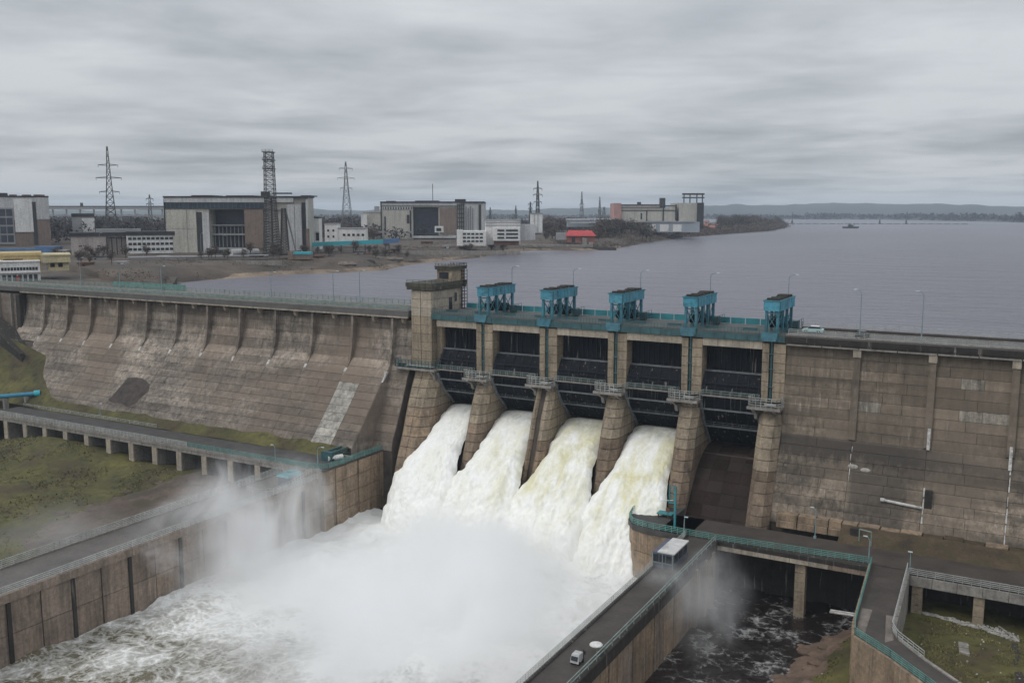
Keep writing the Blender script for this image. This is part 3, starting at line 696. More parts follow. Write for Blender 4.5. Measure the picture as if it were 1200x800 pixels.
for x in frange(-140.5, -50, 3.55)[:-1]:
    mb = MB(); mb.box(x + .1, x + 3.45, 15.3, 15.5, 0, 1.5); mb.build('parapet_panel', 'teal', BD)
for x in frange(-140, -49, 9):
    mb = MB(); mb.box(x - .5, x + 2.8, 5, 5.6, -.1, .5); mb.build('crane_rail', 'railDark', BD)

# ================================================================== hoists
def make_hoist(label):
    t = thing('gate_hoist', label, 'hoist', (0, 0, 0), 0, 'blue gate hoists on the spillway piers')
    xl, xr = -1.7, 1.8
    mb = MB(); mb.box(xl - .05, xr + .05, .9, 15.1, 5.2, 7.0); hd = mb.build('head_box', 'blue', t, local=True)
    for y in frange(.95, 14.9, 2.0)[:-1]:
        for x in (xl - .15, xr + .05):
            mb = MB(); mb.box(x, x + .12, y + .08, y + 1.9, 5.05, 7.3); mb.build('side_panel', 'blueLt', hd, local=True)
    mb = MB(); mb.box(xl + .05, xr - .05, .72, .88, 5.0, 7.3); mb.build('front_panel', 'blueLt', hd, local=True)
    mb = MB(); mb.box(xl - .25, xr + .25, .55, .75, 7.2, 7.45); mb.box(xl - .25, xr + .25, 15.1, 15.3, 7.2, 7.45); mb.box(xl - .25, xl, .75, 15.1, 7.2, 7.45); mb.box(xr, xr + .25, .75, 15.1, 7.2, 7.45); mb.build('top_frame', 'blue', hd, local=True)
    mb = MB()
    for y in (2.2, 4.6, 6.5, 9, 11.4, 13.4): mb.box(xl + .3 + (y % .7), xr - .3, y - .7, y + .6, 7.0, 7.6 + (y * 1.7 % .5))
    mb.build('roof_gear', 'concDark', hd, local=True)
    for y in (1.0, 5.6, 9.6, 14.0):
        for x in (xl + .25, xr - .75):
            mb = MB(); mb.box(x, x + .55, y, y + .7, -.1, 5.2); mb.build('leg', 'blue', t, local=True)
    mb = MB()
    for ya, yb in ((1.35, 5.9), (5.9, 9.9), (9.9, 14.3)):
        for x in (xl + .5, xr - .5):
            mb.tube((x, ya, .4), (x, yb, 4.9), .1, 4); mb.tube((x, yb, .4), (x, ya, 4.9), .1, 4)
    mb.tube((xl + .5, 1.3, .6), (xr - .5, 1.3, 4.6), .09, 4); mb.tube((xr - .5, 1.3, .6), (xl + .5, 1.3, 4.6), .09, 4); mb.box(xl + .3, xr - .3, 1.1, 1.5, 4.4, 4.7)
    mb.build('bracing', 'blue', t, local=True)
    mb = MB(); mb.tube((-1.0, 4.2, 2.0), (1.1, 4.2, 2.0), 1.0, 12); mb.build('winch_drum', 'gate', t, local=True)
    mb = MB(); mb.tube((-1.0, 8.0, 2.2), (1.1, 8.0, 2.2), 1.1, 12); mb.build('winch_drum', 'gate', t, local=True)
    mb = MB(); mb.box(-.9, 1, 10.6, 13, .3, 2.4); mb.build('motor_box', 'gate', t, local=True)
    mb = MB(); mb.box(xl - .1, xr + .1, -.75, .9, -1.2, .25); mb.box(xl + .2, xr - .2, -.85, -.7, -1.6, -.3); mb.build('base_beam', 'blue', t, local=True)
    mb = MB(); rails(mb, [(xr + .3, 9, .1), (xr + 2.3, 9, .1), (xr + 2.3, 14.5, .1)], 2.2, 3, .06, 1.6); mb.box(xr + .6, xr + 1.8, 11, 13, .1, 1.9); mb.build('side_cabinet', 'railDark', t, local=True)
    return t
HLAB = ['blue steel gate hoist nearest the gatehouse tower', 'blue steel gate hoist second from the gatehouse tower', 'blue steel gate hoist in the middle of the row of five',
        'blue steel gate hoist fourth from the tower, over the pier left of the dry chute', 'blue steel gate hoist at the right end of the row, nearest the parked car']
h0 = make_hoist(HLAB[0])
for i, c in enumerate(PC):
    loc = (c - .95, 0, 0)
    if i == 0: h0.location = loc; WM[h0.name] = Matrix.Translation(Vector(loc))
    else: copy_tree(h0, loc, 0, HLAB[i])

# ================================================================== radial gates and walkways
TRY, TRZ, RG = -3.5, -15.0, 14.9
def arcp(a, r=RG): return (TRY + r * math.cos(math.radians(a)), TRZ + r * math.sin(math.radians(a)))
GL = ['nearest the tower', 'second from the tower', 'third from the tower', 'fourth from the tower']
for i in range(5):
    x0 = (-139.9 if i == 0 else PC[i - 1] + 2.45); x1 = PC[i] - 2.45
    lo = -48.5 if i < 4 else -58.0
    t = thing('radial_gate', ('dark steel radial gate raised over foaming water, ' + GL[i]) if i < 4 else 'dark steel radial gate closed above the dry brown chute', 'sluice gate', ((x0 + x1) / 2, 6, -26), 0, 'radial gates between the piers')
    dz = 0 if i < 4 else -2.2
    up_ = [(3.6, -3.45), (3.5, -9.7)]
    mid = [(2.5, -9.9), (1.1, -11.6), (.35, -13.4), (0, -15.4), (0, -17.6 + dz * .3)]
    low_ = [(.5, -17.8 + dz * .3), (1.5, -19.6 + dz * .5), (3.3, -21.6 + dz * .7), (5.2, -23.2 + dz), (7.4, -25.4 + dz)]
    def plate(pr, nm, m_, th=.3):
        mb = MB(); mb.ext_x(pr + [(y + th + .4, z + .05) for y, z in pr[::-1]], x0 + .1, x1 - .1); return mb.build(nm, m_, t)
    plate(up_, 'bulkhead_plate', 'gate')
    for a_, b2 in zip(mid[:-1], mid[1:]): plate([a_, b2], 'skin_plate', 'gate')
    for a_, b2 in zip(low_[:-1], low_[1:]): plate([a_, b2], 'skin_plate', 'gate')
    mb = MB(); mb.box(x0 + .1, x1 - .1, 2.3, 3.6, -9.95, -9.7); mb.build('ledge', 'gateLedge', t)
    mb = MB(); mb.box(x0 + .15, x1 - .15, -.75, .5, -17.85 + dz * .3, -17.6 + dz * .3); mb.build('girder', 'gateLedge', t)
    mb = MB(); mb.box(x0 + .15, x1 - .15, 2.2, 3.5, -21.6 + dz * .7, -21.3 + dz * .7); rails(mb, [(x0 + .4, 2.3, -21.3 + dz * .7), (x1 - .4, 2.3, -21.3 + dz * .7)], .9, 2, .06, 2.2); mb.build('walkway', 'gateLedge', t)
    mb = MB(); mb.box(x0 + .15, x1 - .15, .3, 1.0, -12.6, -12.3); mb.build('girder', 'gateRib', t)
    for k in range(11):
        x = x0 + .7 + (x1 - x0 - 1.4) * k / 10
        mb = MB(); mb.box(x - .08, x + .08, 3.25, 3.6, -9.6, -3.5); mb.build('vertical_rib', 'gateRib', t)
        if k % 2 == 0:
            mb = MB(); mb.path([(x, y - .1, z) for y, z in mid], .14, 4); mb.path([(x, y - .1, z) for y, z in low_], .14, 4); mb.build('vertical_rib', 'gateRib', t)
    for x in (x0 + .35, x1 - .35):
        mb = MB(); mb.path([(x, -1.2, -15.9)] + [(x, y - .45, z - .1) for y, z in low_], .36, 6); mb.build('side_arm', 'gateLedge', t)
        mb = MB(); mb.tube((x, -1.2, -15.9), (x, 2.2, -10), .22, 5); mb.build('side_arm', 'gateRib', t)
    # footbridge between the pier platforms
    b = thing('gate_footbridge', ['narrow railed footbridge across the first gate bay beside the tower', 'narrow railed footbridge across the second gate bay', 'narrow railed footbridge across the middle gate bay', 'narrow railed footbridge across the fourth gate bay', 'narrow railed footbridge across the bay of the dry chute'][i], 'footbridge', ((x0 + x1) / 2, 3.8, -15.3), 0, 'footbridges across the gate bays')
    xa = (-139.5 if i == 0 else PC[i - 1] + 3.1); xb = PC[i] - 2.5
    mb = MB(); mb.box(xa, xb, -1.9, -.9, -15.1, -14.9); mb.build('walkway', 'concGrey', b)
    for y in (-1.9, -.95):
        mb = MB(); rails(mb, [(xa + .05, y, -14.9), (xb - .05, y, -14.9)], 1.1, 2, .05, 2.3); mb.build('railing', 'railGrey', b)

# ================================================================== chute of the dry bay, water in the others
CH = thing('spillway_chute', 'dry dark brown spillway chute under the closed right gate', 'spillway', (-59.6, -5, -45))
x0, x1 = PC[3] + 2.45, PC[4] - 2.45
prc = [(10, -28.4), (6.5, -28.6), (3, -29.6), (-1, -32.2), (-4.8, -36), (-9.6, -42.2), (-15, -49), (-18, -53.5)]
mb = MB(); mb.ext_x([(12, -28.6)] + [(y + .12, z - .12) for y, z in prc] + [(12, -55)], x0, x1); mb.build('chute_core', 'joint', CH)
PCx = resample(prc, [arclen(prc) * i / 13 for i in range(14)])
for r in range(13):
    for c_ in range(4):
        slab(CH, x0 + (x1 - x0) * c_ / 4, x0 + (x1 - x0) * (c_ + 1) / 4, (round(PCx[r][0], 3), round(PCx[r][1], 3)), (round(PCx[r + 1][0], 3), round(PCx[r + 1][1], 3)), 'chute', gap=.03, proud=.0)
m, t, b = base_mat('white water'); M['fall'] = m
for q_ in ('gate', 'gateRib', 'gateLedge'): M[q_].node_tree.nodes['Principled BSDF'].inputs['Specular IOR Level'].default_value = .15
M['chute'].node_tree.nodes['Principled BSDF'].inputs['Specular IOR Level'].default_value = .08
n1 = pos_noise(t, 1.0, 5.0, 0.65, (0.22, 0.10, 0.10), 0.5)
gx = t.nodes.new('ShaderNodeNewGeometry'); sx = t.nodes.new('ShaderNodeSeparateXYZ'); t.links.new(gx.outputs['Position'], sx.inputs[0])
silt = wm('MULTIPLY', maprange(t, n1, 0.40, 0.66, 0, 1), wm('MULTIPLY', maprange(t, sx.outputs[0], -125, -100, .25, 1), maprange(t, sx.outputs[2], -46, -38, .2, 1), t), t)
n2 = pos_noise(t, 1.0, 5.0, 0.7, (0.6, 0.42, 0.42), .6)
lip = wm('MULTIPLY', maprange(t, sx.outputs[2], -28.2, -26.2, 0, .75), maprange(t, n2, .35, .6, 1, .45), t)
c = mixc(t, silt, (0.90, 0.90, 0.87), (0.68, 0.64, 0.40))
c = mixc(t, lip, c, (0.42, 0.44, 0.44))
c = mul_col(t, c, maprange(t, n2, 0.35, 0.65, 0.92, 1.03))
t.links.new(c, b.inputs['Base Color']); b.inputs['Roughness'].default_value = 0.8
bn = pos_noise(t, 1.0, 6.0, 0.68, (0.75, 0.55, 0.55), 0.8)
bu = node(t, 'ShaderNodeBump', i_Strength=0.5, i_Distance=0.25); t.links.new(bn, bu.inputs['Height']); t.links.new(bu.outputs[0], b.inputs['Normal'])
fallP = [(8.2, -25.9), (5.2, -25.4), (1, -26.7), (-5, -30.2), (-9, -32.4), (-13, -35.2), (-17, -38.6), (-20, -41.6), (-23, -45.6), (-25, -49.5), (-26.5, -54)]
FL = ['white sheet of water pouring from the gate beside the tower', 'white sheet of water pouring from the second gate', 'yellowish white sheet of water pouring from the third gate', 'white sheet of water pouring from the fourth gate, beside the pier head']
for i in range(4):
    x0 = (-139.8 if i == 0 else PC[i - 1] + 2.5); x1 = PC[i] - 2.5
    P = resample(fallP, [arclen(fallP) * k / 150 for k in range(151)]); nx = 96; mb = MB()
    for k, (y, z) in enumerate(P):
        s = k / 150; spread = 3.35 * max(0, min(1, (s - .38) / .26))
        for j in range(nx + 1):
            u = -1 + 2 * j / nx
            x = (x0 + x1) / 2 + u * ((x1 - x0) / 2 + spread)
            e = abs(u) ** 5
            amp = .14 + .85 * min(1, max(0, s - .12) * 1.8)
            q = Vector((x * .22 + i * 9, y * .10, z * .10)); dn = mnoise.fractal(q, .8, 2.1, 5, noise_basis='PERLIN_ORIGINAL')
            q2 = Vector((x * .52 + i * 5, y * .38, z * .38)); dn = dn * .8 + .55 * abs(mnoise.fractal(q2, .8, 2.0, 4, noise_basis='PERLIN_ORIGINAL')) + .10 * mnoise.fractal(q2 * 3.1, .7, 2.0, 3, noise_basis='PERLIN_ORIGINAL')
            e *= 1 + .6 * mnoise.noise(Vector((i * 7, k * .11, u)))
            off = amp * dn
            mb.v.append((x + .25 * amp * mnoise.noise(q2 * 1.7), y - off * .75 + e * 1.6 * s, z + off * .65 - e * (1.0 + 3.4 * s)))
    for k in range(150):
        for j in range(nx):
            a = k * (nx + 1) + j; mb.f.append((a, a + 1, a + nx + 2, a + nx + 1))
    mb.build('falling_water', 'fall', None, FL[i], 'waterfall', 'sheets of water falling from the gates', smooth=True)

# ================================================================== basin water, tail pool
m, t, b = base_mat('foaming basin water'); M['basin'] = m
g = t.nodes.new('ShaderNodeNewGeometry')
wn = node(t, 'ShaderNodeTexNoise', i_Scale=0.16, i_Detail=4.0); t.links.new(g.outputs['Position'], wn.inputs[0])
va = t.nodes.new('ShaderNodeVectorMath'); va.operation = 'SCALE'; va.inputs['Scale'].default_value = 7.0; t.links.new(wn.outputs[1], va.inputs[0])
vb = t.nodes.new('ShaderNodeVectorMath'); vb.operation = 'ADD'; t.links.new(g.outputs['Position'], vb.inputs[0]); t.links.new(va.outputs[0], vb.inputs[1])
def vor(scale):
    v = node(t, 'ShaderNodeTexVoronoi', feature='DISTANCE_TO_EDGE', i_Scale=scale); t.links.new(vb.outputs[0], v.inputs[0]); return v.outputs[0]
f1 = maprange(t, vor(.26), 0.0, 0.16, 1, 0); f2 = maprange(t, vor(.62), 0.0, 0.2, 0.75, 0)
big = pos_noise(t, 0.055, 5.0, 0.65)
sp = t.nodes.new('ShaderNodeSeparateXYZ'); t.links.new(g.outputs['Position'], sp.inputs[0])
near = maprange(t, sp.outputs[1], -106, -66, 0.0, 1.0)
net = wm('MULTIPLY', wm('MAXIMUM', f1, f2, t), maprange(t, pos_noise(t, .9, 5.0, .7), .38, .62, .15, .75), t)
foam = wm('ADD', net, wm('ADD', near, maprange(t, big, .36, .66, -.45, .55), t), t, True)
c = mixc(t, foam, (0.135, 0.118, 0.075), (0.84, 0.84, 0.82))
t.links.new(c, b.inputs['Base Color']); t.links.new(maprange(t, foam, 0, 1, .2, .8), b.inputs['Roughness'])
bn = pos_noise(t, 0.5, 6.0, 0.65)
bu = node(t, 'ShaderNodeBump', i_Strength=0.7, i_Distance=0.8); t.links.new(bn, bu.inputs['Height']); t.links.new(bu.outputs[0], b.inputs['Normal'])
def zb(x, y):
    a = 1.0 + 1.3 * max(0, min(1, (y + 100) / 60))
    return TW + a * (fbm(x * .05, y * .05, 1, 5) * 1.1 + .5 * abs(fbm(x * .17, y * .17, 4, 4))) - .3
grid('basin_water', 'basin', frange(-154.5, -57, .9), frange(-150, -13, .9), zb)
mb = MB(); mb.add([(-160, -420, TW - .6), (-50, -420, TW - .6), (-50, -148, TW - .6), (-160, -148, TW - .6)], [(0, 1, 2, 3)]); mb.build('river_water', 'basin', kind='structure')

m, t, b = base_mat('dark pool water'); M['pool'] = m
g = t.nodes.new('ShaderNodeNewGeometry')
wn = node(t, 'ShaderNodeTexNoise', i_Scale=0.3, i_Detail=5.0, i_Roughness=.6); t.links.new(g.outputs['Position'], wn.inputs[0])
va = t.nodes.new('ShaderNodeVectorMath'); va.operation = 'SCALE'; va.inputs['Scale'].default_value = 6.0; t.links.new(wn.outputs[1], va.inputs[0])
vb = t.nodes.new('ShaderNodeVectorMath'); vb.operation = 'ADD'; t.links.new(g.outputs['Position'], vb.inputs[0]); t.links.new(va.outputs[0], vb.inputs[1])
v1 = node(t, 'ShaderNodeTexVoronoi', feature='DISTANCE_TO_EDGE', i_Scale=.30); t.links.new(vb.outputs[0], v1.inputs[0])
pt = pos_noise(t, .13, 4.0, .65)
foam = wm('MULTIPLY', maprange(t, v1.outputs[0], 0, .14, 1, 0), maprange(t, pt, .44, .64, 0, .9), t, True)
fine = pos_noise(t, 1.1, 5.0, .7)
foam = wm('MULTIPLY', foam, maprange(t, fine, .40, .64, 0, 1), t, True)
foam = wm('ADD', foam, maprange(t, pt, .56, .78, 0, .35), t, True)
t.links.new(mixc(t, foam, (0.016, 0.012, 0.011), (0.62, 0.61, 0.60)), b.inputs['Base Color'])
t.links.new(maprange(t, foam, 0, 1, .16, .8), b.inputs['Roughness'])
bn = pos_noise(t, .55, 5.0, .6)
bu = node(t, 'ShaderNodeBump', i_Strength=0.8, i_Distance=0.6); t.links.new(bn, bu.inputs['Height']); t.links.new(bu.outputs[0], b.inputs['Normal'])
grid('pool_water', 'pool', frange(-66, -16, 1), frange(-130, -13, 1), lambda x, y: TW - .9 + .35 * fbm(x * .22, y * .22, 2, 4))

# ================================================================== left bank
def zg(x, y):
    """left grass: dips below the viaduct, rises to the left end of the dam"""
    base = -46.5 + 1.0 * fbm(x * .03, y * .03, 5)
    hump = 4.6 * math.exp(-((x + 262) / 26) ** 2 - ((y + 40) / 14) ** 2) + 3.4 * math.exp(-((x + 218) / 40) ** 2 - ((y + 34) / 10) ** 2)
    z = base + hump + .35 * fbm(x * .12, y * .12, 2)
    if x > -172: z = min(z, -46.8 - (x + 172) * .08)
    if x < -276: z -= 3.5 * min(1, (-276 - x) / 8) * max(0, min(1, (y + 46) / 10))
    return z
grid('grass_bank', 'grass', frange(-360, -164.5, 1.6), frange(-200, -22.5, 1.6), zg)
def zs(x, y):        # upper slope between road and dam, climbing to the left abutment
    k = max(0, min(1, (-276 - x) / 40))
    return -36.9 + (y + 22.5) * .62 + k * (1.5 + (y + 22.5) * .62) + .3 * fbm(x * .1, y * .2, 3) 
grid('grass_slope', 'grass', frange(-365, -156, 1.5), frange(-22.6, -8, 1.2), lambda x, y: min(zs(x, y), -33.2 + .25 * fbm(x * .2, y * .2, 8) + max(0, min(1, (-272 - x) / 34)) * 40))
def zsl(x, y):
    k = max(0, min(1, (-286 - x) / 22)); return -37.6 + k * (-4 + (y + 34) * .2) + .3 * fbm(x * .1, y * .1, 3)
grid('grass_slope', 'grass', frange(-365, -288, 1.5), frange(-50, -22, 1.5), zsl)
mb = MB()
for _ in range(46):
    x = random.uniform(-206, -167); y = random.uniform(-75, -38); r = random.uniform(.5, 1.7); mb.ball((x, y, zg(x, y)), r, 6, 4, (1.3, 1, .5))
mb.build('rubble', 'grassBr', None, kind='stuff')
def zbr(x, y):
    e = 1 - ((x + 184) / 20) ** 2 - ((y + 58) / 32) ** 2
    return zg(x, y) + (.45 * min(1, max(-1.5, e * 3)) + .4 * fbm(x * .25, y * .25, 1))
grid('rubble_slope', 'grassBr', frange(-206, -165.5, 1.2), frange(-94, -28, 1.2), zbr)

mb = MB(); rr = random.Random(3)
for _ in range(26000):
    x = rr.uniform(-300, -168); y = rr.uniform(-125, -35)
    if fbm(x * .07, y * .07, 11) < -.08 or (x > -205 and y > -95 and rr.random() < .8): continue
    z = zg(x, y) - .05; h = rr.uniform(.15, .5); a = rr.uniform(0, 6.28); w_ = rr.uniform(.15, .4)
    mb.add([(x - w_ * math.cos(a), y - w_ * math.sin(a), z), (x + w_ * math.cos(a), y + w_ * math.sin(a), z), (x + rr.uniform(-.3, .3), y + rr.uniform(-.3, .3), z + h)], [(0, 1, 2)])
mb.build('grass_tufts', 'tuft', None, kind='stuff')
# left viaduct
VI = thing('service_viaduct', 'low grey service road viaduct on cross walls below the left dam wall', 'viaduct', (-215, -28, -45))
mb = MB(); mb.box(-292, -152.5, -33.8, -21.5, -37.9, -37.0); mb.build('road_deck', 'asphalt', VI)
cx = [-281.2 + 9.75 * k for k in range(13)]
mb = MB(); mb.box(-292, -152.5, -34.4, -33.85, -37.5, -36.7); mb.build('kerb_beam', 'concGrey', VI)
for a in cx:
    mb = MB(); mb.box(a - 4.8, a + 4.8, -34.2, -33.4, -38.5, -37.55); mb.build('edge_beam', 'concGrey', VI)
    mb = MB(); mb.box(a - .75, a + .75, -33.95, -23, -52, -37.95); mb.build('cross_wall', 'concGrey', VI)
    for q in range(2):
        mb = MB(); mb.box(a - .95, a + .95, -34.35, -33.9, -47 + 4.3 * q + .05, -42.7 + 4.3 * q - .05 - (.1 * q)); mb.build('column_block', 'concBeam', VI)
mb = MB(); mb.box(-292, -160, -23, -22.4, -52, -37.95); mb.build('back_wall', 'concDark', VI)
mb = MB(); mb.box(-285, -153, -21.4, -20.9, -37.4, -36.3); mb.build('kerb_wall', 'concGrey', VI)
railing('guard_railing', 'pale weathered railing along the left service viaduct', 'railPale', [(-292, -34.1, -36.7), (-200, -34.1, -36.7)], 1.3, 4, .09, 1.5, .08)
railing('guard_railing', 'green railing along the service viaduct nearest the left pier head', 'railGreen', [(-199.5, -34.1, -36.7), (-156, -34.6, -36.7), (-152.9, -33, -36.8)], 1.3, 4, .07, 1.5, .07)
railing('guard_railing', 'pale weathered railing along the inner side of the left service road', 'railPale', [(-290, -22.2, -37), (-226, -22.2, -37)], 1.2, 3, .07, 2.0, .07)
BP = thing('blue_pipe', 'bright blue pipeline crossing the grass at the left edge of the picture', 'pipe', (-300, -24, -34))
bp = [(-330, -37, -35.0), (-310, -34.5, -34.2), (-297, -27.5, -33.4), (-287.8, -18.5, -32.9)]
mb = MB(); mb.path(bp, .7, 10); mb.build('pipe', 'bluePipe', BP, smooth=False)
mb = MB(); mb.tube((-288.4, -19.2, -32.9), (-287.2, -17.8, -32.8), 1.05, 10); mb.build('pipe_flange', 'tealRoof', BP)
for p_, q_ in zip(bp[:-1], bp[1:]):
    for f_ in (.25, .75):
        c_ = Vector(p_).lerp(Vector(q_), f_); mb = MB(); mb.box(c_.x - .4, c_.x + .4, c_.y - .8, c_.y + .8, c_.z - 5, c_.z - .7); mb.build('pipe_saddle', 'concGrey', BP)

# left pier head and training wall
LH = thing('pier_head', 'tan concrete pier head with vertical joints left of the first falling water', 'pier', (-157, -20, -52))
mb = MB(); mb.box(-164, -152.3, -33.6, -3, -54, -37.2); mb.build('core', 'joint', LH)
mb = MB(); mb.box(-172, -151.7, -34.1, -3, -37.2, -36.95); mb.build('deck', 'asphalt', LH)
for k in range(7):
    y0 = -34.2 + 4.6 * k
    for j in range(4):
        mb = MB(); mb.box(-152.5, -151.95 + (.25 if k % 2 else 0), y0 + .16, y0 + 4.44, -53 + 4 * j + .06, -49 + 4 * j - .06 - (.35 if j == 3 else 0)); mb.build('panel', 'concTan', LH)
for k in range(3):
    x0 = -164 + 4 * k
    for j in range(4):
        mb = MB(); mb.box(x0 + .08, x0 + 3.92, -34.0, -33.4, -53 + 4 * j + .06, -49 + 4 * j - .06 - (.35 if j == 3 else 0)); mb.build('panel', 'concTan', LH)
railing('guard_railing', 'dark teal railing round the edge of the left pier head', 'railGreen', [(-165, -34.0, -36.95), (-154.5, -34.0, -36.95), (-152.1, -32, -36.95), (-151.9, -4, -36.95)], 1.4, 5, .07, 1.2, .07)
LT = thing('training_wall', 'long brown left training wall with a railed walkway on top', 'retaining wall', (-159, -100, -52))
mb = MB(); mb.box(-164.8, -153.25, -420, -34.3, -56, -39.2); mb.build('wall_core', 'joint', LT)
for k in range(26):
    y0 = -34.5 - 6.3 * (k + 1)
    mb = MB(); mb.box(-153.4, -152.9 - (.12 if k % 3 == 1 else 0), y0 + .12, y0 + 6.18, -46.4, -40.5); mb.build('panel', 'concBr', LT)
    mb = MB(); mb.box(-153.4, -152.85 - (.12 if k % 3 == 1 else 0), y0 + .12, y0 + 6.18, -53.5, -46.5); mb.build('panel', 'concBr', LT)
    if k % 2 == 0:
        mb = MB(); mb.box(-152.95, -152.6, y0 - .25, y0 + .5, -53, -40.6); mb.build('drain_groove', 'concDark', LT)
mb = MB(); mb.box(-153.6, -152.5, -420, -34.4, -40.4, -38.9); mb.build('coping', 'concBr', LT)
mb = MB(); mb.box(-164.9, -153.6, -420, -34.4, -39.2, -39.0); mb.build('walkway', 'wetConcrete', LT)
mb = MB(); mb.box(-165.5, -164.9, -420, -34.4, -48, -38.8); mb.build('back_coping', 'concGrey', LT)
railing('guard_railing', 'pale railing on the water side of the left training wall', 'railPale', [(-152.9, -300, -38.9), (-152.9, -35, -38.9)], 1.4, 4, .09, 1.2, .08)
railing('guard_railing', 'pale railing on the grass side of the left training wall', 'railPale', [(-165.2, -300, -38.8), (-165.2, -35, -38.8)], 1.4, 4, .09, 1.2, .08)
# teal roofed cabin on the left training wall
CB = thing('control_cabin', 'small dark cabin with a teal roof on the left training wall', 'cabin', (-157, -42, -39))
mb = MB(); mb.box(-157.6, -154.4, -44, -39.2, -39, -36.6); mb.build('wall', 'boothBlue', CB)
mb = MB(); mb.prism([(-158, -44.4, -36.6), (-154, -44.4, -36.6), (-154, -38.8, -36.6), (-158, -38.8, -36.6)], [(-157.7, -44, -36.1), (-154.3, -44, -36.1), (-154.3, -39.2, -36.1), (-157.7, -39.2, -36.1)]); mb.box(-157, -155.4, -41.6, -39.6, -36.1, -35.7); mb.build('roof', 'teal', CB)
for y in (-43.6, -41.4):
    mb = MB(); mb.box(-154.42, -154.3, y, y + 1.4, -38, -37); mb.build('window', 'glass', CB)
ST = thing('stair_railing', 'curved pale stair railing beside the teal roofed cabin', 'stair', (-154, -48, -39))
mb = MB(); rails(mb, [(-154, -36, -37.2), (-154, -44, -38.6), (-154.3, -49, -39), (-157, -51.5, -39), (-161, -51, -39)], 1.2, 2, .07, 1.0); mb.build('railing', 'railPale', ST)
# teal lattice stop-log beam stored on the pier head
CBm = thing('lifting_beam', 'dark teal steel lifting beam stored on the left pier head', 'steel beam', (-157, -12, -37))
for sx in (-158.6, -156.4):
    mb = MB(); mb.tube((sx, -25, -36.2), (sx, -4, -36.2), .35, 6); mb.tube((sx, -25, -34.9), (sx, -4, -34.9), .3, 6)
    for y in frange(-25, -5.5, 1.7): mb.tube((sx, y, -36.2), (sx, y + .85, -34.9), .14, 4); mb.tube((sx, y + .85, -34.9), (sx, y + 1.7, -36.2), .14, 4)
    mb.build('girder', 'railDark', CBm)
mb = MB()
for y in frange(-24.5, -4.5, 3.3): mb.tube((-158.6, y, -35.6), (-156.4, y, -35.6), .25, 5)
mb.build('cross_member', 'railDark', CBm)
mb = MB(); mb.box(-159.2, -155.8, -26.4, -25, -36.9, -34.6); mb.build('end_plate', 'railDark', CBm)
TK = thing('water_tank', 'small white cylindrical tank lying on the left pier head', 'tank', (-155.5, -24.5, -37))
mb = MB(); mb.tube((-156.8, -26.4, -36.2), (-154.9, -22.9, -36.2), .65, 12); mb.build('tank', 'white', TK)
mb = MB(); mb.box(-156.6, -155.6, -26, -25.4, -36.95, -36.3); mb.box(-155.9, -154.9, -24, -23.4, -36.95, -36.3); mb.build('cradle', 'concDark', TK)

# ================================================================== right pier head, training wall, bridge
RH = thing('pier_head', 'rounded tan concrete pier head with green railing between the falling water and the dry chute', 'pier', (-68, -18, -53))
def rhp(z, g_=0.0):
    pts = [(-66.5 - g_, 2), (-74.6 + g_, 2), (-75.4 + g_, -12), (-75.6 + g_, -18.5), (-74.8 + g_, -22.5), (-72.6, -25.6 + g_), (-69, -26.6 + g_), (-54, -26.8 + g_), (-54, -24), (-66.5 - g_, -24)]
    return [(x, y, z) for x, y in pts]
mb = MB(); mb.prism(rhp(-55, .25), rhp(-41.3, .25)); mb.build('core', 'joint', RH)
outl = [(-75.4, -12), (-75.6, -18.5), (-74.8, -22.5), (-72.6, -25.6), (-69, -26.6), (-64.5, -26.7), (-60.1, -26.8)]
for p_, q_ in zip(outl[:-1], outl[1:]):
    dx, dy = q_[0] - p_[0], q_[1] - p_[1]; l = math.hypot(dx, dy); nx, ny = dy / l, -dx / l
    if nx * (p_[0] + 66) + ny * (p_[1] + 15) < 0: nx, ny = -nx, -ny
    for j in range(3):
        z0, z1 = -54.5 + 4.4 * j + .05, -50.1 + 4.4 * j - .05; a = .04; mb = MB()
        P0 = (p_[0] + dx * a / l, p_[1] + dy * a / l); Q0 = (q_[0] - dx * a / l, q_[1] - dy * a / l)
        mb.prism([(P0[0], P0[1], z0), (Q0[0], Q0[1], z0), (Q0[0] - nx * .5, Q0[1] - ny * .5, z0), (P0[0] - nx * .5, P0[1] - ny * .5, z0)][::-1], [(P0[0], P0[1], z1), (Q0[0], Q0[1], z1), (Q0[0] - nx * .5, Q0[1] - ny * .5, z1), (P0[0] - nx * .5, P0[1] - ny * .5, z1)][::-1]); mb.build('panel', 'concTan', RH)
def rht(z): return [(x, y, z) for x, y in [(-66.6, 1), (-72.1, 1), (-75.7, -12), (-75.9, -18.6), (-75, -22.8), (-72.8, -25.9), (-69, -26.9), (-60, -27), (-60, -15), (-66.6, -15)]]
mb = MB(); mb.prism(rht(-41.2), rht(-40)); mb.build('deck', 'asphalt', RH)
railing('guard_railing', 'green railing curving round the right pier head', 'railGreen', [(-72.0, -1, -40), (-75.5, -12, -40), (-75.7, -18.5, -40), (-74.8, -22.6, -40), (-72.7, -25.7, -40), (-69, -26.7, -40), (-54.2, -27.0, -40)], 1.4, 4, .08, 1.3, .08)
RB = thing('road_bridge', 'service road bridge with green railing in front of the dry chute and right dam wall', 'bridge', (-40, -21, -41))
mb = MB(); mb.box(-66.5, -24, -26.8, -15.0, -41.0, -40.0); mb.build('deck', 'asphaltBrown', RB)
for k in range(8):
    a = -53.8 + 3.7 * k; mb = MB(); mb.box(a + .03, a + 3.67, -27.15 - .02 * (k % 2), -26.5, -41.8, -40.9); mb.build('edge_beam', 'concBeam' if k < 6 else 'concBr', RB)
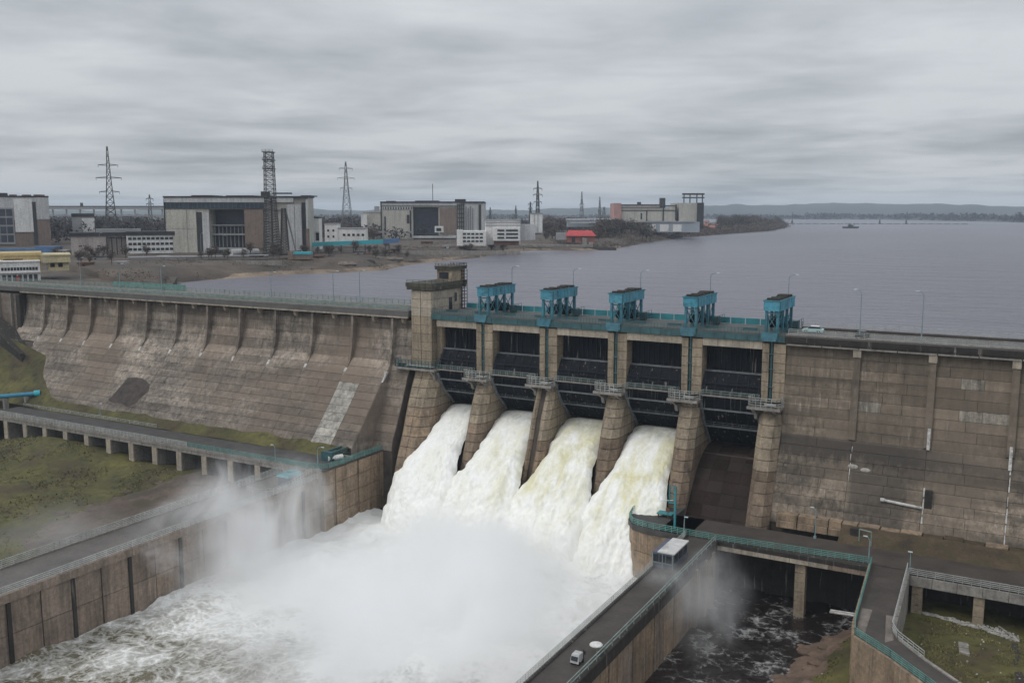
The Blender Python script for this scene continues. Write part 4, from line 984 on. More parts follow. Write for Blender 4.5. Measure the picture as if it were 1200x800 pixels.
mb = MB(); mb.box(-53.9, -24, -27.2, -26.3, -40.85, -39.95); mb.build('kerb', 'concDark', RB)
for x in (-37.0,):
    for j in range(6):
        mb = MB(); mb.box(x - 1.0, x + 1.0, -26.3, -24.3, -53.6 + 1.95 * j + .04, -51.65 + 1.95 * j - .04); mb.build('column_block', 'concP', RB)
mb = MB(); mb.box(-53.5, -24, -17.5, -16.6, -54, -41.0); mb.build('rear_wall', 'concDark', RB)  # tone darkened to paint in the shade beneath the deck
mb = MB()
for x in (-53, -45, -30): mb.box(x - .5, x + .5, -17.8, -17.4, -53, -41.0)
mb.build('pilaster', 'concDark', RB)  # same painted under-deck shade as the wall behind
railing('guard_railing', 'green railing along the service road bridge at the foot of the right dam wall', 'railGreen', [(-54, -27.0, -39.95), (-24.2, -25.2, -39.95)], 1.35, 4, .075, 1.3, .075)
RT = thing('training_wall', 'right training wall with a railed roadway and tan panelled side', 'retaining wall', (-57, -70, -53))
mb = MB(); mb.box(-59.9, -54.25, -300, -27, -56, -40.25); mb.build('wall_core', 'joint', RT)
mb = MB(); mb.box(-60.3, -53.7, -300, -26.85, -40.25, -40.02); mb.build('roadway', 'asphaltBrown', RT)
for k in range(20):
    y0 = -27 - 5 * (k + 1)
    mb = MB(); mb.box(-54.3, -53.95 - (.1 if k % 2 else 0), y0 + .1, y0 + 4.9, -54, -42.1); mb.build('panel', 'concTan' if k % 3 else 'concBr', RT)
    mb = MB(); mb.box(-60.2, -59.85, y0 + .05, y0 + 4.95, -54, -41); mb.build('panel', 'concTan', RT)
for y in (-30.5, -35.5, -41):
    mb = MB(); mb.box(-54.1, -53.1, y - .55, y + .55, -54, -41.2); mb.build('counterfort', 'concTan', RT)
mb = MB(); mb.box(-54.4, -53.5, -300, -27.3, -42.0, -39.9); mb.box(-60.5, -59.8, -300, -27.3, -41.2, -39.9); mb.build('coping', 'concDark', RT)
railing('guard_railing', 'pale mesh railing on the spray side of the right training wall', 'railPale', [(-60.2, -200, -39.9), (-60.2, -27.5, -39.9)], 1.3, 4, .05, .8, .05)
railing('guard_railing', 'green pipe railing on the pool side of the right training wall', 'railGrey', [(-53.9, -200, -39.9), (-53.9, -27.5, -39.9)], 1.2, 2, .10, 3.0, .09)
# cabin with white roof
BO = thing('control_cabin', 'dark blue grey cabin with a white flat roof on the right training wall', 'cabin', (-57.5, -41.5, -40))
mb = MB(); mb.box(-60.4, -56.2, -46.6, -38.4, -40, -37.0); mb.build('wall', 'boothBlue', BO)
mb = MB(); mb.box(-59.3, -56.0, -46.8, -38.2, -37.0, -36.75); mb.build('roof', 'roofPale', BO)
mb = MB(); mb.prism([(-60.8, -46.7, -38.2), (-59.35, -46.7, -37.3), (-59.35, -38.3, -37.3), (-60.8, -38.3, -38.2)], [(-60.8, -46.7, -37.9), (-59.35, -46.7, -37.0), (-59.35, -38.3, -37.0), (-60.8, -38.3, -37.9)]); mb.build('side_roof', 'boothBlue', BO)
for x in (-60.2, -58.9, -57.6):
    mb = MB(); mb.box(x, x + 1.0, -46.72, -46.58, -38.8, -37.4); mb.build('window', 'glass', BO)
for y in (-46.1, -43.5, -40.9):
    mb = MB(); mb.box(-56.22, -56.1, y, y + 1.9, -38.8, -37.4); mb.build('window', 'glass', BO)
mb = MB()
for x, z in ((-60.3, -39), (-58.3, -39), (-56.3, -39)): mb.box(x - .08, x + .08, -46.8, -46.65, -40, -37.1)
mb.box(-60.3, -56.3, -46.8, -46.65, -39.05, -38.9); mb.build('frame', 'railGrey', BO)
# teal signal gantry post
GP = thing('signal_post', 'turquoise signal post with ladder box on the right pier head', 'post', (-63.9, -24, -40))
mb = MB(); mb.box(-64.1, -63.7, -24.2, -23.8, -40, -30.8); mb.build('post', 'teal', GP)
mb = MB(); mb.box(-65.4, -64.1, -24.2, -23.8, -34.5, -34.3)
for z in (-33.5, -32.6, -31.7, -30.9): mb.box(-65.2, -64.1, -24.1, -23.9, z, z + .12)
mb.box(-65.3, -65.15, -24.1, -23.9, -34.3, -30.7); mb.build('ladder_box', 'teal', GP)
mb = MB(); mb.tube((-67, -24, -34.3), (-64.3, -24, -33.8), .1, 5); mb.build('arm', 'lampHead', GP)
HB = thing('hatch_bench', 'pale teal hatch cover on legs on the dark deck of the right pier head', 'hatch', (-68, -18, -40))
mb = MB(); mb.box(-70, -66.6, -18.6, -16.4, -39.2, -39.0); mb.build('cover', 'teal', HB)
mb = MB()
for x in (-69.7, -66.9):
    for y in (-18.3, -16.7): mb.box(x - .1, x + .1, y - .1, y + .1, -40, -39.2)
mb.build('leg', 'concDark', HB)
PS = thing('warning_sign', 'small red sign on a post on the right pier head', 'sign', (-66.5, -21, -40))
mb = MB(); mb.tube((-66.5, -21, -40), (-66.5, -21, -36.8), .08, 5); mb.build('post', 'rust', PS)
mb = MB(); mb.box(-67.0, -66.1, -21.15, -21.05, -37.6, -36.7); mb.build('sign_plate', 'rust', PS)
# things on the roadway
UC = thing('utility_cart', 'small white utility cart with dark window on the right training wall roadway', 'cart', (-56.4, -88.6, -40))
mb = MB(); mb.prism([(-57.1, -89.6, -39.7), (-55.7, -89.6, -39.7), (-55.7, -87.6, -39.7), (-57.1, -87.6, -39.7)], [(-57, -89.2, -38.5), (-55.8, -89.2, -38.5), (-55.8, -87.8, -38.5), (-57, -87.8, -38.5)]); mb.build('body', 'creamGrey', UC)
mb = MB(); mb.prism([(-56.95, -89.62, -39.3), (-55.9, -89.62, -39.3), (-55.9, -89.3, -39.3), (-56.95, -89.3, -39.3)], [(-56.95, -89.38, -38.75), (-55.9, -89.38, -38.75), (-55.9, -89.2, -38.75), (-56.95, -89.2, -38.75)]); mb.build('window', 'glass', UC)
for x in (-57.05, -55.75):
    for y in (-89.2, -88):
        mb = MB(); mb.tube((x - .08, y, -39.72), (x + .08, y, -39.72), .28, 10); mb.build('wheel', 'tyre', UC)
mb = MB(); mb.tube((-55.5, -88.2, -39.9), (-55.5, -88.2, -37.9), .08, 5); mb.tube((-55.3, -88.2, -38.6), (-55.3, -88.2, -38.1), .15, 6); mb.build('handle_post', 'concDark', UC)
DI = thing('dish_cover', 'white oval dish tilted on a short post by the pool side railing', 'dish', (-54.9, -84.4, -40))
mb = MB(); mb.ball((-55.2, -84.3, -38.7), 1.05, 12, 6, (1, 1, .28)); mb.build('dish', 'white', DI, smooth=True)
mb = MB(); mb.tube((-55, -84.3, -40), (-55, -84.3, -38.7), .1, 6); mb.build('post', 'railPale', DI)

# ================================================================== right bank, ramp, second bridge
RD = MB(); RD.box(-24, 80, -25.2, -13.5, -41, -40.0); RD.build('service_road', 'asphaltBrown', kind='structure')
def zml(x, y): return -40.15 + max(0, (y + 16)) * .52 + .2 * fbm(x * .3, y * .3, 3)
grid('mossy_ledge', 'mossy', frange(-32, 80, 1), frange(-17, -11, .8), zml)
RP = thing('ramp_road', 'narrow ramp road on retaining walls bending right at the lower right of the picture', 'ramp', (-18, -50, -48))
la = [(-24, -25), (-22.2, -54.5), (-21.5, -59), (-15.5, -64.5), (-10, -70.5), (18, -102)]
ra = [(-17.6, -25), (-16.6, -54), (-15.4, -57), (-11.0, -62.5), (-6.2, -67.5), (24, -97)]
mb = MB()
zr = [-40.0, -40.0, -40.0, -40.0, -40.05, -40.3]
mb.v = [(x, y, z) for (x, y), z in zip(la, zr)] + [(x, y, z) for (x, y), z in zip(ra, zr)]
mb.f = [(i, 6 + i, 7 + i, i + 1) for i in range(5)]
mb.build('carriageway', 'asphaltBrown', RP)
for nm, ln, sgn in (('retaining_wall', la, -1), ('retaining_wall', ra, 1)):
    for (p_, q_) in zip(ln[:-1], ln[1:]):
        n = max(1, int(math.dist(p_, q_) / 5))
        for k in range(n):
            a = Vector((*p_, 0)).lerp(Vector((*q_, 0)), k / n + .004); b2 = Vector((*p_, 0)).lerp(Vector((*q_, 0)), (k + 1) / n - .004)
            d = (b2 - a).normalized(); nv = Vector((d.y, -d.x, 0)) * (1 if sgn < 0 else -1) * .5
            mb = MB(); mb.prism([(a.x, a.y, -54), (b2.x, b2.y, -54), (b2.x + nv.x, b2.y + nv.y, -54), (a.x + nv.x, a.y + nv.y, -54)], [(a.x, a.y, -39.8), (b2.x, b2.y, -39.8), (b2.x + nv.x, b2.y + nv.y, -39.8), (a.x + nv.x, a.y + nv.y, -39.8)]); mb.build('wall_panel', 'concTan' if sgn < 0 and 1 else 'concGrey', RP)
mb = MB(); mb.prism([(-22.4, -47, -39.99), (-20.6, -47, -39.99), (-20.2, -58, -39.99), (-21.6, -57, -39.99)], [(-22.2, -47.5, -39.85), (-20.9, -48, -39.85), (-20.4, -57, -39.85), (-21.3, -56, -39.85)]); mb.build('sand_patch', 'silt', RP)
mb = MB(); mb.prism([(-18.3, -48, -39.99), (-16.9, -48, -39.99), (-15.9, -57.5, -39.99), (-17.0, -59, -39.99)], [(-18.1, -49, -39.85), (-17.1, -49, -39.85), (-16.2, -57, -39.85), (-17, -58, -39.85)]); mb.build('sand_patch', 'silt', RP)
railing('guard_railing', 'green railing along the water side of the bending ramp road', 'railGreen', [(x, y, -39.8) for x, y in la], 1.3, 4, .07, 1.4, .07)
railing('guard_railing', 'grey railing along the grass side of the bending ramp road', 'railPale', [(x, y, -39.8) for x, y in ra[:4]], 1.3, 3, .07, 1.4, .07)
SB = thing('road_bridge', 'grey service bridge with pale railing above the grass at the right edge', 'bridge', (0, -25, -41))
mb = MB(); mb.box(-17.4, 60, -26.2, -14, -41.6, -40.02); mb.build('deck', 'asphalt', SB)
for k in range(12):
    a = -17.3 + 4.2 * k; mb = MB(); mb.box(a + .04, a + 4.16, -26.7, -26.0, -42.2, -40.4); mb.build('edge_beam', 'concGrey', SB)
for x in (-15.6, -5.2, 5.2, 15.6):
    for j in range(5):
        mb = MB(); mb.box(x - .9, x + .9, -26.3, -24.4, -52.5 + 2.15 * j + .04, -50.35 + 2.15 * j - .04); mb.build('column_block', 'concP', SB)
mb = MB(); mb.box(-17, 60, -17.5, -16.6, -54, -41.0); mb.build('rear_wall', 'concDark', SB)  # dark colour stands in for the shade under this bridge
railing('guard_railing', 'pale railing along the service bridge at the right edge', 'railPale', [(-17.2, -26.5, -40.3), (60, -26.5, -40.3)], 1.35, 4, .075, 1.5, .075)
def zr_(x, y):
    # right of the ramp: grass; left of it: bank down to the pool
    if x > -19: z = -47.6 + .7 * fbm(x * .06, y * .06, 4) + .3 * fbm(x * .3, y * .3) - .03 * (y + 30)
    else:
        k = max(0, min(1, (-19 - x - 2.2 + 1.6 * fbm(y * .15, 3.3)) / 13.5)); z = -47.8 - 6.2 * k ** 1.25 + .8 * fbm(x * .16, y * .16, 6)
        if y > -38: z -= (y + 38) * .35
    return z
grid('grass_bank', 'grass', frange(-37, 60, .9), frange(-150, -17, .9), zr_)
grid('rock_bank', 'rock', frange(-38, -21, .7), frange(-150, -26, .7), lambda x, y: zr_(x, y) + .35 * fbm(x * .5, y * .5, 9) + (.35 if zr_(x, y) < -50.6 + 1.3 * fbm(x * .2, y * .2, 5) else -.7))
GV = MB()
for _ in range(900):
    s = random.random(); x = -16 + 17.5 * s; wd = .7 + 2.4 * s; y = -24.6 - 2.0 * s + random.uniform(-wd, .4) ; r = random.uniform(.08, .26)
    GV.ball((x, y, zr_(x, y) + .1), r, 5, 3, (1, 1, .7))
GV.build('gravel', 'gravel', kind='stuff')
mb = MB(); rr = random.Random(4)
for _ in range(22000):
    x = rr.uniform(-30, 12); y = rr.uniform(-90, -27)
    if -25 < x < -14 or fbm(x * .12, y * .12, 11) < -.1 or zr_(x, y) < -50.3: continue
    z = zr_(x, y) - .04; h = rr.uniform(.12, .4); a = rr.uniform(0, 6.28); w_ = rr.uniform(.08, .25)
    mb.add([(x - w_ * math.cos(a), y - w_ * math.sin(a), z), (x + w_ * math.cos(a), y + w_ * math.sin(a), z), (x + rr.uniform(-.2, .2), y + rr.uniform(-.2, .2), z + h)], [(0, 1, 2)])
mb.build('grass_tufts', 'tuft', None, kind='stuff')
KB = thing('kerb_edge', 'thin pale concrete edging round the gravel strip under the right bridge', 'kerb', (-5, -27, -47))
mb = MB()
for p_, q_ in (((-9, -26.5), (1.6, -29.6)), ((1.6, -29.6), (-1.8, -24))):
    mb.tube((p_[0], p_[1], zr_(*p_) + .15), (q_[0], q_[1], zr_(*q_) + .15), .16, 4)
mb.build('kerb', 'patch', KB)
mb = MB()
for _ in range(34):
    x = random.uniform(-36, -28) ; y = random.uniform(-75, -32); r = random.uniform(.5, 1.5); mb.ball((x, y, zr_(x, y)), r, 7, 5, (1.2, 1, .55))
mb.build('boulders', 'rock', kind='stuff')
mb = MB()
for _ in range(60):
    x = random.uniform(-27, 4); y = random.uniform(-70, -28); r = random.uniform(.07, .2); mb.ball((x, y, zr_(x, y) + .1), r, 5, 3)
mb.build('debris', 'patch', kind='stuff')
PB = thing('concrete_steps', 'small flight of pale concrete steps in the grass right of the ramp', 'steps', (-6.8, -38, -48))
for k in range(6):
    y = -36.0 - .95 * k; z = zr_(-7, y); mb = MB(); mb.box(-7.7 + .1 * k, -6.2 + .12 * k, y - .4, y + .25, z - .3, z + .22); mb.build('step', 'concGrey', PB)
DT = thing('drain_trench', 'dark open drain trench running through the grass at the lower right', 'trench', (3, -45, -48))
mb = MB(); mb.prism([(0.4, -31, -49), (1.4, -31, -49), (4.4, -75, -49), (3.0, -75, -49)], [(0.4, -31, zr_(1, -31) + .14), (1.4, -31, zr_(1, -31) + .14), (4.4, -75, zr_(3.6, -75) + .25), (3.0, -75, zr_(3.6, -75) + .25)]); mb.build('channel', 'concDark', DT)
WD = thing('drift_beam', 'white painted beams lying at the water edge under the road bridge', 'beam', (-27, -29.5, -49.5))
for k in range(2):
    mb = MB(); mb.tube((-30.5, -28.6 - .9 * k, -49.3), (-24.6, -28.9 - .9 * k, -48.9), .22, 6); mb.build('beam', 'lime', WD)
PT = thing('pump_pipe', 'grey pipe frame standing at the foot of the right dam wall', 'pipe', (-26.5, -15, -40))
mb = MB(); mb.path([(-28.0, -14.5, -40), (-28.0, -14.5, -36.9), (-25.6, -15.2, -36.9), (-25.6, -15.2, -40)], .14, 6); mb.build('frame', 'railGrey', PT)
mb = MB(); mb.box(-30, -28.3, -13.4, -12.2, -40, -37.4); mb.build('pump_housing', 'concDark', PT)

# ================================================================== lamps and vehicles on the crest
def make_lamp(label, h, arm=2.0, grp='street lamps along the dam crest'):
    t = thing('street_lamp', label, 'street lamp', (0, 0, 0), 0, grp)
    mb = MB(); mb.tube((0, 0, 0), (0, 0, h - .8), .15, 6, .09); mb.box(-.25, .25, -.25, .25, 0, .5); mb.build('pole', 'lamp', t, local=True)
    mb = MB(); mb.path([(0, 0, h - .8), (.25 * arm, 0, h - .2), (arm, 0, h)], .07, 5); mb.build('arm', 'lamp', t, local=True)
    mb = MB(); mb.hexa([(arm - .2, -.15, h - .02), (arm + .6, -.2, h - .06), (arm + .6, .2, h - .06), (arm - .2, .15, h - .02), (arm - .2, -.1, h + .1), (arm + .55, -.14, h + .12), (arm + .55, .14, h + .12), (arm - .2, .1, h + .1)]); mb.build('lamp_head', 'lampHead', t, local=True)
    return t
LB = [(600, 312, 15.0, 'street lamp behind the blue hoist nearest the tower'), (672, 315, 15.0, 'street lamp behind the second blue hoist from the tower'),
      (751, 317, 15.0, 'street lamp behind the middle blue hoist'), (833, 320, 15.0, 'street lamp with bright head behind the fourth blue hoist'),
      (925, 322, 15.0, 'street lamp behind the blue hoist at the right end'), (1010, 340, 1.3, 'street lamp above the dark car on the right dam crest'),
      (1083, 342, 1.3, 'street lamp farthest right on the dam crest'), (421, 317, 12.6, 'street lamp on the left dam crest nearest the gatehouse tower'),
      (390, 318, 12.6, 'short street lamp second nearest the tower on the left crest'), (317, 319, 12.6, 'street lamp on the left crest in front of the lattice mast'),
      (188, 312, 12.6, 'street lamp on the left crest in front of the white striped office'), (139, 309, 12.6, 'street lamp on the left crest in front of the brown bank'),
      (93, 302, 12.6, 'tall street lamp on the left crest nearest the white pavilion')]
for u, v, y, lab in LB:
    p = aty(u, v, y); t = make_lamp(lab, p.z, 1.6 if y > 5 else -1.4); t.location = (p.x, y, .1)
lamps2 = [(-154.2, -33.4, -36.95, 5.8, 'lamp post at the corner of the left pier head', 1.5), (-168.2, -33.6, -36.9, 4.4, 'thin curved lamp post on the viaduct left of the pier head', -1.2),
          (-24.6, -24.6, -40, 5.2, 'lamp post at the top of the ramp road beside the green railing', -1), (-17.2, -24.8, -40, 3.6, 'thin post at the start of the pale bridge railing', -.3),
          (-36.5, -15.5, -40, 6.5, 'thin lamp post before the tan toe blocks of the right wall', -1), (-253, -21, -36.3, 4.0, 'pale short post beside the left service road', .3), (-60.6, -27.6, -40, 4.2, 'thin post behind the white roofed cabin', .2)]
for x, y, z, h, lab, arm in lamps2:
    t = make_lamp(lab, h, arm, 'lamp posts on the lower roads'); t.location = (x, y, z)

def make_car(label, loc, rz, paint, paint2=None):
    t = thing('parked_car', label, 'car', loc, rz, 'cars on the dam crest')
    L_ = 2.25; W_ = .88
    side = [(-L_, .35), (-L_ + .1, .28), (L_ - .1, .28), (L_, .4), (L_ - .05, .78), (1.2, .95), (-1.9, .98), (-L_, .85)]
    mb = MB(); mb.prism([(x, -W_, z) for x, z in side], [(x, W_, z) for x, z in side]); mb.build('body', paint, t, local=True)
    cab = [(1.15, .94), (.45, 1.48), (-1.35, 1.5), (-1.95, .97)]
    mb = MB(); mb.prism([(x, -W_ * .9, z) for x, z in cab[:1]] + [(x, -W_ * .78, z) for x, z in cab[1:3]] + [(x, -W_ * .9, z) for x, z in cab[3:]],
                        [(x, W_ * .9, z) for x, z in cab[:1]] + [(x, W_ * .78, z) for x, z in cab[1:3]] + [(x, W_ * .9, z) for x, z in cab[3:]]); mb.build('windows', 'glass', t, local=True)
    mb = MB(); mb.box(-1.38, .48, -W_ * .8, W_ * .8, 1.44, 1.54); mb.build('roof', paint2 or paint, t, local=True)
    for x in (-1.38, 1.38):
        for y in (-W_, W_):
            mb = MB(); mb.tube((x, y - .1, .33), (x, y + .1, .33), .33, 12); wh = mb.build('wheel', 'tyre', t, local=True)
            mb = MB(); mb.tube((x, y - .12, .33), (x, y + .12, .33), .18, 8); mb.build('rim', 'lampHead', wh, local=True)
    for y in (-.6, .6):
        mb = MB(); mb.box(L_ - .08, L_ + .02, y - .2, y + .2, .6, .76); mb.build('headlight', 'lampHead', t, local=True)
    return t
make_car('pale teal and white car on the crest road right of the last blue hoist', (-43.2, 7.0, .01), math.pi, 'carTeal', 'carWhite')
make_car('dark car on the right crest road under the street lamp', (-32.0, 3.2, .01), math.radians(80), 'carDark')

# ================================================================== buildings of the works
class Site:
    """a plot at the ground point seen at (u, v); local x runs right, y away, metres per pixel there are s"""
    def __init__(s, name, label, cat, u, v, z=2.0, group=None, pos=None, face=False):
        s.p = Vector(pos) if pos else atz(u, v, z); s.u = u; s.v = v; s.s = s.sx = mpp(s.p); rz = PSI
        if face:      # fronts turned towards the river bend
            q = s.p - CAM; rz = math.atan2(-q.x, q.y); s.sx = s.s * math.cos(rz - PSI)
        s.t = thing(name, label, cat, s.p, rz, group)
    def bx(s, mb, u0, u1, v0, v1, d0, d1):
        return mb.box((u0 - s.u) * s.sx, (u1 - s.u) * s.sx, d0, d1, (s.v - v1) * s.s, (s.v - v0) * s.s)
    def part(s, nm, m_, rects, parent=None, **k):
        for r in rects:
            mb = MB(); s.bx(mb, *r); o = mb.build(nm, m_, parent or s.t, local=True, **k)
        return o
    def X(s, u): return (u - s.u) * s.sx
    def Z(s, v): return (s.v - v) * s.s
def windows(S, us, vs, w_, h_, d=-.12, frame=True, parent=None, gm='glass'):
    for v in vs:
        for u in us:
            f = S.part('window', gm, [(u, u + w_, v, v + h_, d, .3)], parent)
# main hall
S = Site('industrial_hall', 'large pale industrial hall with dark glazed opening and a lattice mast before it', 'industrial building', 195, 297)
S.part('wall', 'cream', [(196, 247, 245, 297, 0, 50), (287, 345, 245, 297, 2, 50), (196, 345, 232.5, 246, .6, 50), (247, 287, 246, 297, 14, 50)])
S.part('end_wall', 'cream', [(345.2, 362, 232.4, 297, 1, 17)])
for u0, u1, v0, v1, m_ in ((196.2, 221, 246.5, 268, 'cream'), (221.4, 232, 246.5, 268, 'cream'), (196.2, 221, 268.4, 296, 'cream'), (221.4, 232, 268.4, 296, 'cream'), (239, 247, 250, 296, 'creamGrey'), (338, 346.5, 240, 296, 'creamGrey'), (347, 354.5, 240, 296, 'creamGrey'), (360, 362.4, 234, 268, 'creamGrey')):
    S.part('wall_panel', m_, [(u0, u1, v0, v1, -.5, .5)])
S.part('brick_panel', 'brick', [(288, 310, 244.5, 291, -.3, 2.2)])
S.part('brick_panel', 'brick', [(359, 362.6, 268.4, 296.5, .2, 2)])
S.part('parapet', 'creamGrey', [(195.5, 346, 232.2, 237.8, -1.0, .2)])
S.part('window_band', 'glassBlue', [(197, 311, 238, 245, -.7, .3)])
for k in range(22): S.part('mullion', 'railDark', [(198 + 5.1 * k, 198.8 + 5.1 * k, 238.3, 244.7, -.9, -.6)])
S.part('roof', 'roof', [(195, 346, 230.6, 232.2, -1.4, 50), (346, 363, 230.6, 232.3, -1.2, 18)])
S.part('roof_gear', 'roof', [(222, 246, 229.3, 230.6, 8, 30), (264, 296, 229.6, 230.6, 6, 24), (304, 311, 225, 230.6, 8, 16), (320, 341, 226.5, 228, 4, 8), (350, 362, 229.4, 230.6, 10, 30)])
S.part('dark_slot', 'roof', [(232.3, 238.5, 249, 295, -.2, 2), (355, 359.5, 238, 296, .4, 3), (195, 196.2, 233, 296, -.8, 6)])
S.part('glazing', 'glassBlue', [(247.4, 286.8, 246.4, 264, 12, 13.6), (247.4, 286.8, 266, 290, 10, 12)])
for k in range(9): S.part('column', 'galv', [(249 + 4.6 * k, 249.7 + 4.6 * k, 263, 291, 6, 7)])
S.part('balcony', 'galv', [(246, 288, 274, 276, 4, 12)]); S.part('balcony', 'galv', [(246, 288, 263.5, 265, 5, 12)])
windows(S, (200.2,), (255, 263), 1.6, 4)
S.part('canopy', 'galv', [(244, 290, 290.5, 292.5, -3, 6)])
# lattice mast before the hall
def lattice(mb, secs, r=.2, nx=1):
    """secs: [(z, half width x, half width y)] square lattice column"""
    for (z0, a0, b0), (z1, a1, b1) in zip(secs[:-1], secs[1:]):
        c0 = [(-a0, -b0, z0), (a0, -b0, z0), (a0, b0, z0), (-a0, b0, z0)]; c1 = [(-a1, -b1, z1), (a1, -b1, z1), (a1, b1, z1), (-a1, b1, z1)]
        for i in range(4):
            j = (i + 1) % 4
            mb.tube(c0[i], c1[i], r, 4); mb.tube(c0[i], c1[j], r * .65, 4); mb.tube(c0[j], c1[i], r * .65, 4); mb.tube(c1[i], c1[j], r * .65, 4)
S2 = Site('lattice_mast', 'tall dark lattice stack tower with platforms in front of the large hall', 'lattice tower', 319, 299)
s = S2.s
mb = MB(); lattice(mb, [(s * 3 * k, s * (8.6 - 3.2 * k / 22), s * (8.6 - 3.2 * k / 22)) for k in range(23)], .21); mb.build('lower_frame', 'steel', S2.t, local=True)
mb = MB()
for k in range(8): mb.box(-s * 7, s * 6, -s * 2, s * 2, s * (6 + 8 * k), s * (6.6 + 8 * k))
mb.tube((s * 1, 0, 0), (s * 1, 0, s * 66), s * 1.0, 8); mb.build('pipe_bundle', 'steel', S2.t, local=True)
mb = MB(); lattice(mb, [(s * (66 + 5.2 * k), s * (5.7 - .085 * k * 1.3), s * (5.7 - .11 * k)) for k in range(11)], .22)
mb.build('upper_frame', 'steel', S2.t, local=True)
for zz in (67, 99, 109, 118):
    w_ = 6.2 if zz > 70 else 7.5; mb = MB(); mb.box(-s * w_, s * w_, -s * w_, s * w_, s * zz, s * (zz + .9)); rails(mb, [(-s * w_, -s * w_, s * zz), (s * w_, -s * w_, s * zz)], 1.6, 2, .12, 2); mb.build('platform', 'steel', S2.t, local=True)
mb = MB(); lattice(mb, [(s * 3.2 * k, s * (4.8 - 3.2 * k / 19), s * 3) for k in range(18)], .22); bo = mb.build('side_frame', 'steel', S2.t, local=True); bo.location = (s * 15, 0, 0)
mb = MB(); mb.tube((s * 18, 0, s * 50), (s * 28, 0, s * 4), .5, 6); mb.build('inclined_pipe', 'pylon', S2.t, local=True)

# second hall
S = Site('industrial_hall', 'smaller industrial hall with a big dark doorway and brown brick strip', 'industrial building', 447, 280)
S.part('wall', 'cream', [(447.5, 484, 242, 280, 0, 50), (514, 560, 242, 280, 1, 50), (447.5, 560, 238.4, 243, .4, 50), (484, 515, 243, 280, 16, 50)])
S.part('end_wall', 'creamGrey', [(544.5, 567, 238, 280, -.5, 70)])
S.part('parapet', 'creamGrey', [(447.2, 540, 238.2, 241, -.9, .3)])
S.part('window_band', 'glassBlue', [(450, 483, 243, 245.6, -.4, .3)])
for k in range(11): S.part('window_post', 'creamGrey', [(450.5 + 3 * k, 451.9 + 3 * k, 243, 245.6, -.6, -.3)])
S.part('brick_panel', 'brick', [(515.5, 535, 244, 274, -.2, 1.4)])
S.part('dark_slot', 'roof', [(446.6, 448, 237, 279, -1, 6), (450.8, 452.6, 254, 275, -.3, 1), (477, 480, 252, 262, -.3, 1), (480.5, 482.4, 247, 278, -.5, 1), (561, 564, 240, 279, -.8, .6)])
S.part('doorway', 'glassBlue', [(485, 514, 244.5, 276, 9, 15)])
S.part('roof', 'roof', [(446.5, 567.5, 236.6, 238.2, -1.5, 60)])
S.part('roof_gear', 'roof', [(533, 545, 233.8, 236.6, 5, 20), (486, 513, 235.5, 236.6, 6, 30), (452, 462, 235.8, 236.6, 6, 20)])
mb = MB(); mb.tube((S.X(506.6), 10, S.Z(236)), (S.X(506.6), 10, S.Z(216)), .3, 5); mb.build('antenna', 'steel', S.t, local=True)
S.part('pipe_rack', 'steel', [(536 + 2.4 * k, 536.8 + 2.4 * k, 239, 280, -1.4, -.6) for k in range(4)] + [(536, 544.4, 240 + 5 * k, 241 + 5 * k, -1.4, -.6) for k in range(8)])
for k in range(4): S.part('pipe', 'pylon', [(546 + 2.6 * k, 546.7 + 2.6 * k, 242 + 2 * (k % 2), 276, -1.2, -.6)])
S.part('gate_house', 'white', [(511, 520.5, 265, 272, -14, -4)]); S.part('gate_window', 'glass', [(513, 518.5, 267, 270.6, -14.3, -13.8)])
S.part('canopy', 'creamGrey', [(485, 535, 276.5, 278.5, -12, 6)]); S.part('canopy', 'galv', [(430, 486, 270.8, 272.6, -14, -8)])
# far left plant building
S = Site('plant_building', 'pale plant building with grey glazed wall at the far left edge', 'industrial building', 20, 288, face=True)
S.part('wall', 'creamGrey', [(-70, 61, 231.5, 258, 0, 60)]); S.part('brick_base', 'brick', [(-70, 61.2, 258, 288, .4, 60)])
S.part('wall_panel', 'white', [(19.5, 41, 233.5, 272, -.6, .4)]); S.part('wall_panel', 'creamGrey', [(46, 60.5, 232, 257, -.5, .5)])
S.part('dark_slot', 'roof', [(40.6, 45.4, 237, 287, -.2, 1.4)])
S.part('roof', 'roof', [(-70, 13, 227, 231.6, -.6, 60), (13, 61.4, 230, 231.6, -.6, 60)]); S.part('roof_gear', 'rust', [(15, 24, 228.6, 230, 5, 20), (30, 41, 228.6, 230, 5, 20), (44, 57, 228.4, 230, 5, 20)])
S.part('glazed_wall', 'galv', [(-40, 18.5, 244, 286, -.8, .4)])
for r in range(4):
    for k in range(7): S.part('window', 'glassBlue', [(-38 + 8.0 * k, -31 + 8.0 * k, 245.5 + 10 * r, 253.5 + 10 * r, -1.0, -.6)])
# beige building with white office wing
S = Site('office_building', 'long low pinkish building with dark roof and a white three storey office wing', 'office building', 85, 299, face=True)
S.part('wall', 'pink', [(84, 126, 277, 299, 0, 22)]); S.part('link_wall', 'pink', [(126, 151, 280, 299, 3, 22)]); S.part('office_wing', 'white', [(150.5, 227, 276.6, 298.5, -1.5, 22)])
S.part('roof', 'roof', [(82.5, 151, 273, 277.2, -.8, 23), (151, 228, 272.2, 276.6, -2.2, 23)])
S.part('roof_shed', 'galv', [(115, 170, 269, 273, 6, 14)]); S.part('roof_stack', 'roof', [(214.5, 219, 266, 272.4, 4, 8)])
for r in range(3):
    for k in range(13): S.part('window', 'glass', [(152.6 + 5.7 * k, 156.9 + 5.7 * k, 279 + 6.4 * r, 281.9 + 6.4 * r, -1.75, -1.3)])
S.part('doorway', 'glass', [(106, 109.5, 292, 298.5, -.3, .3)]); windows(S, (93, 115), (288,), 4, 1.2, -.2)
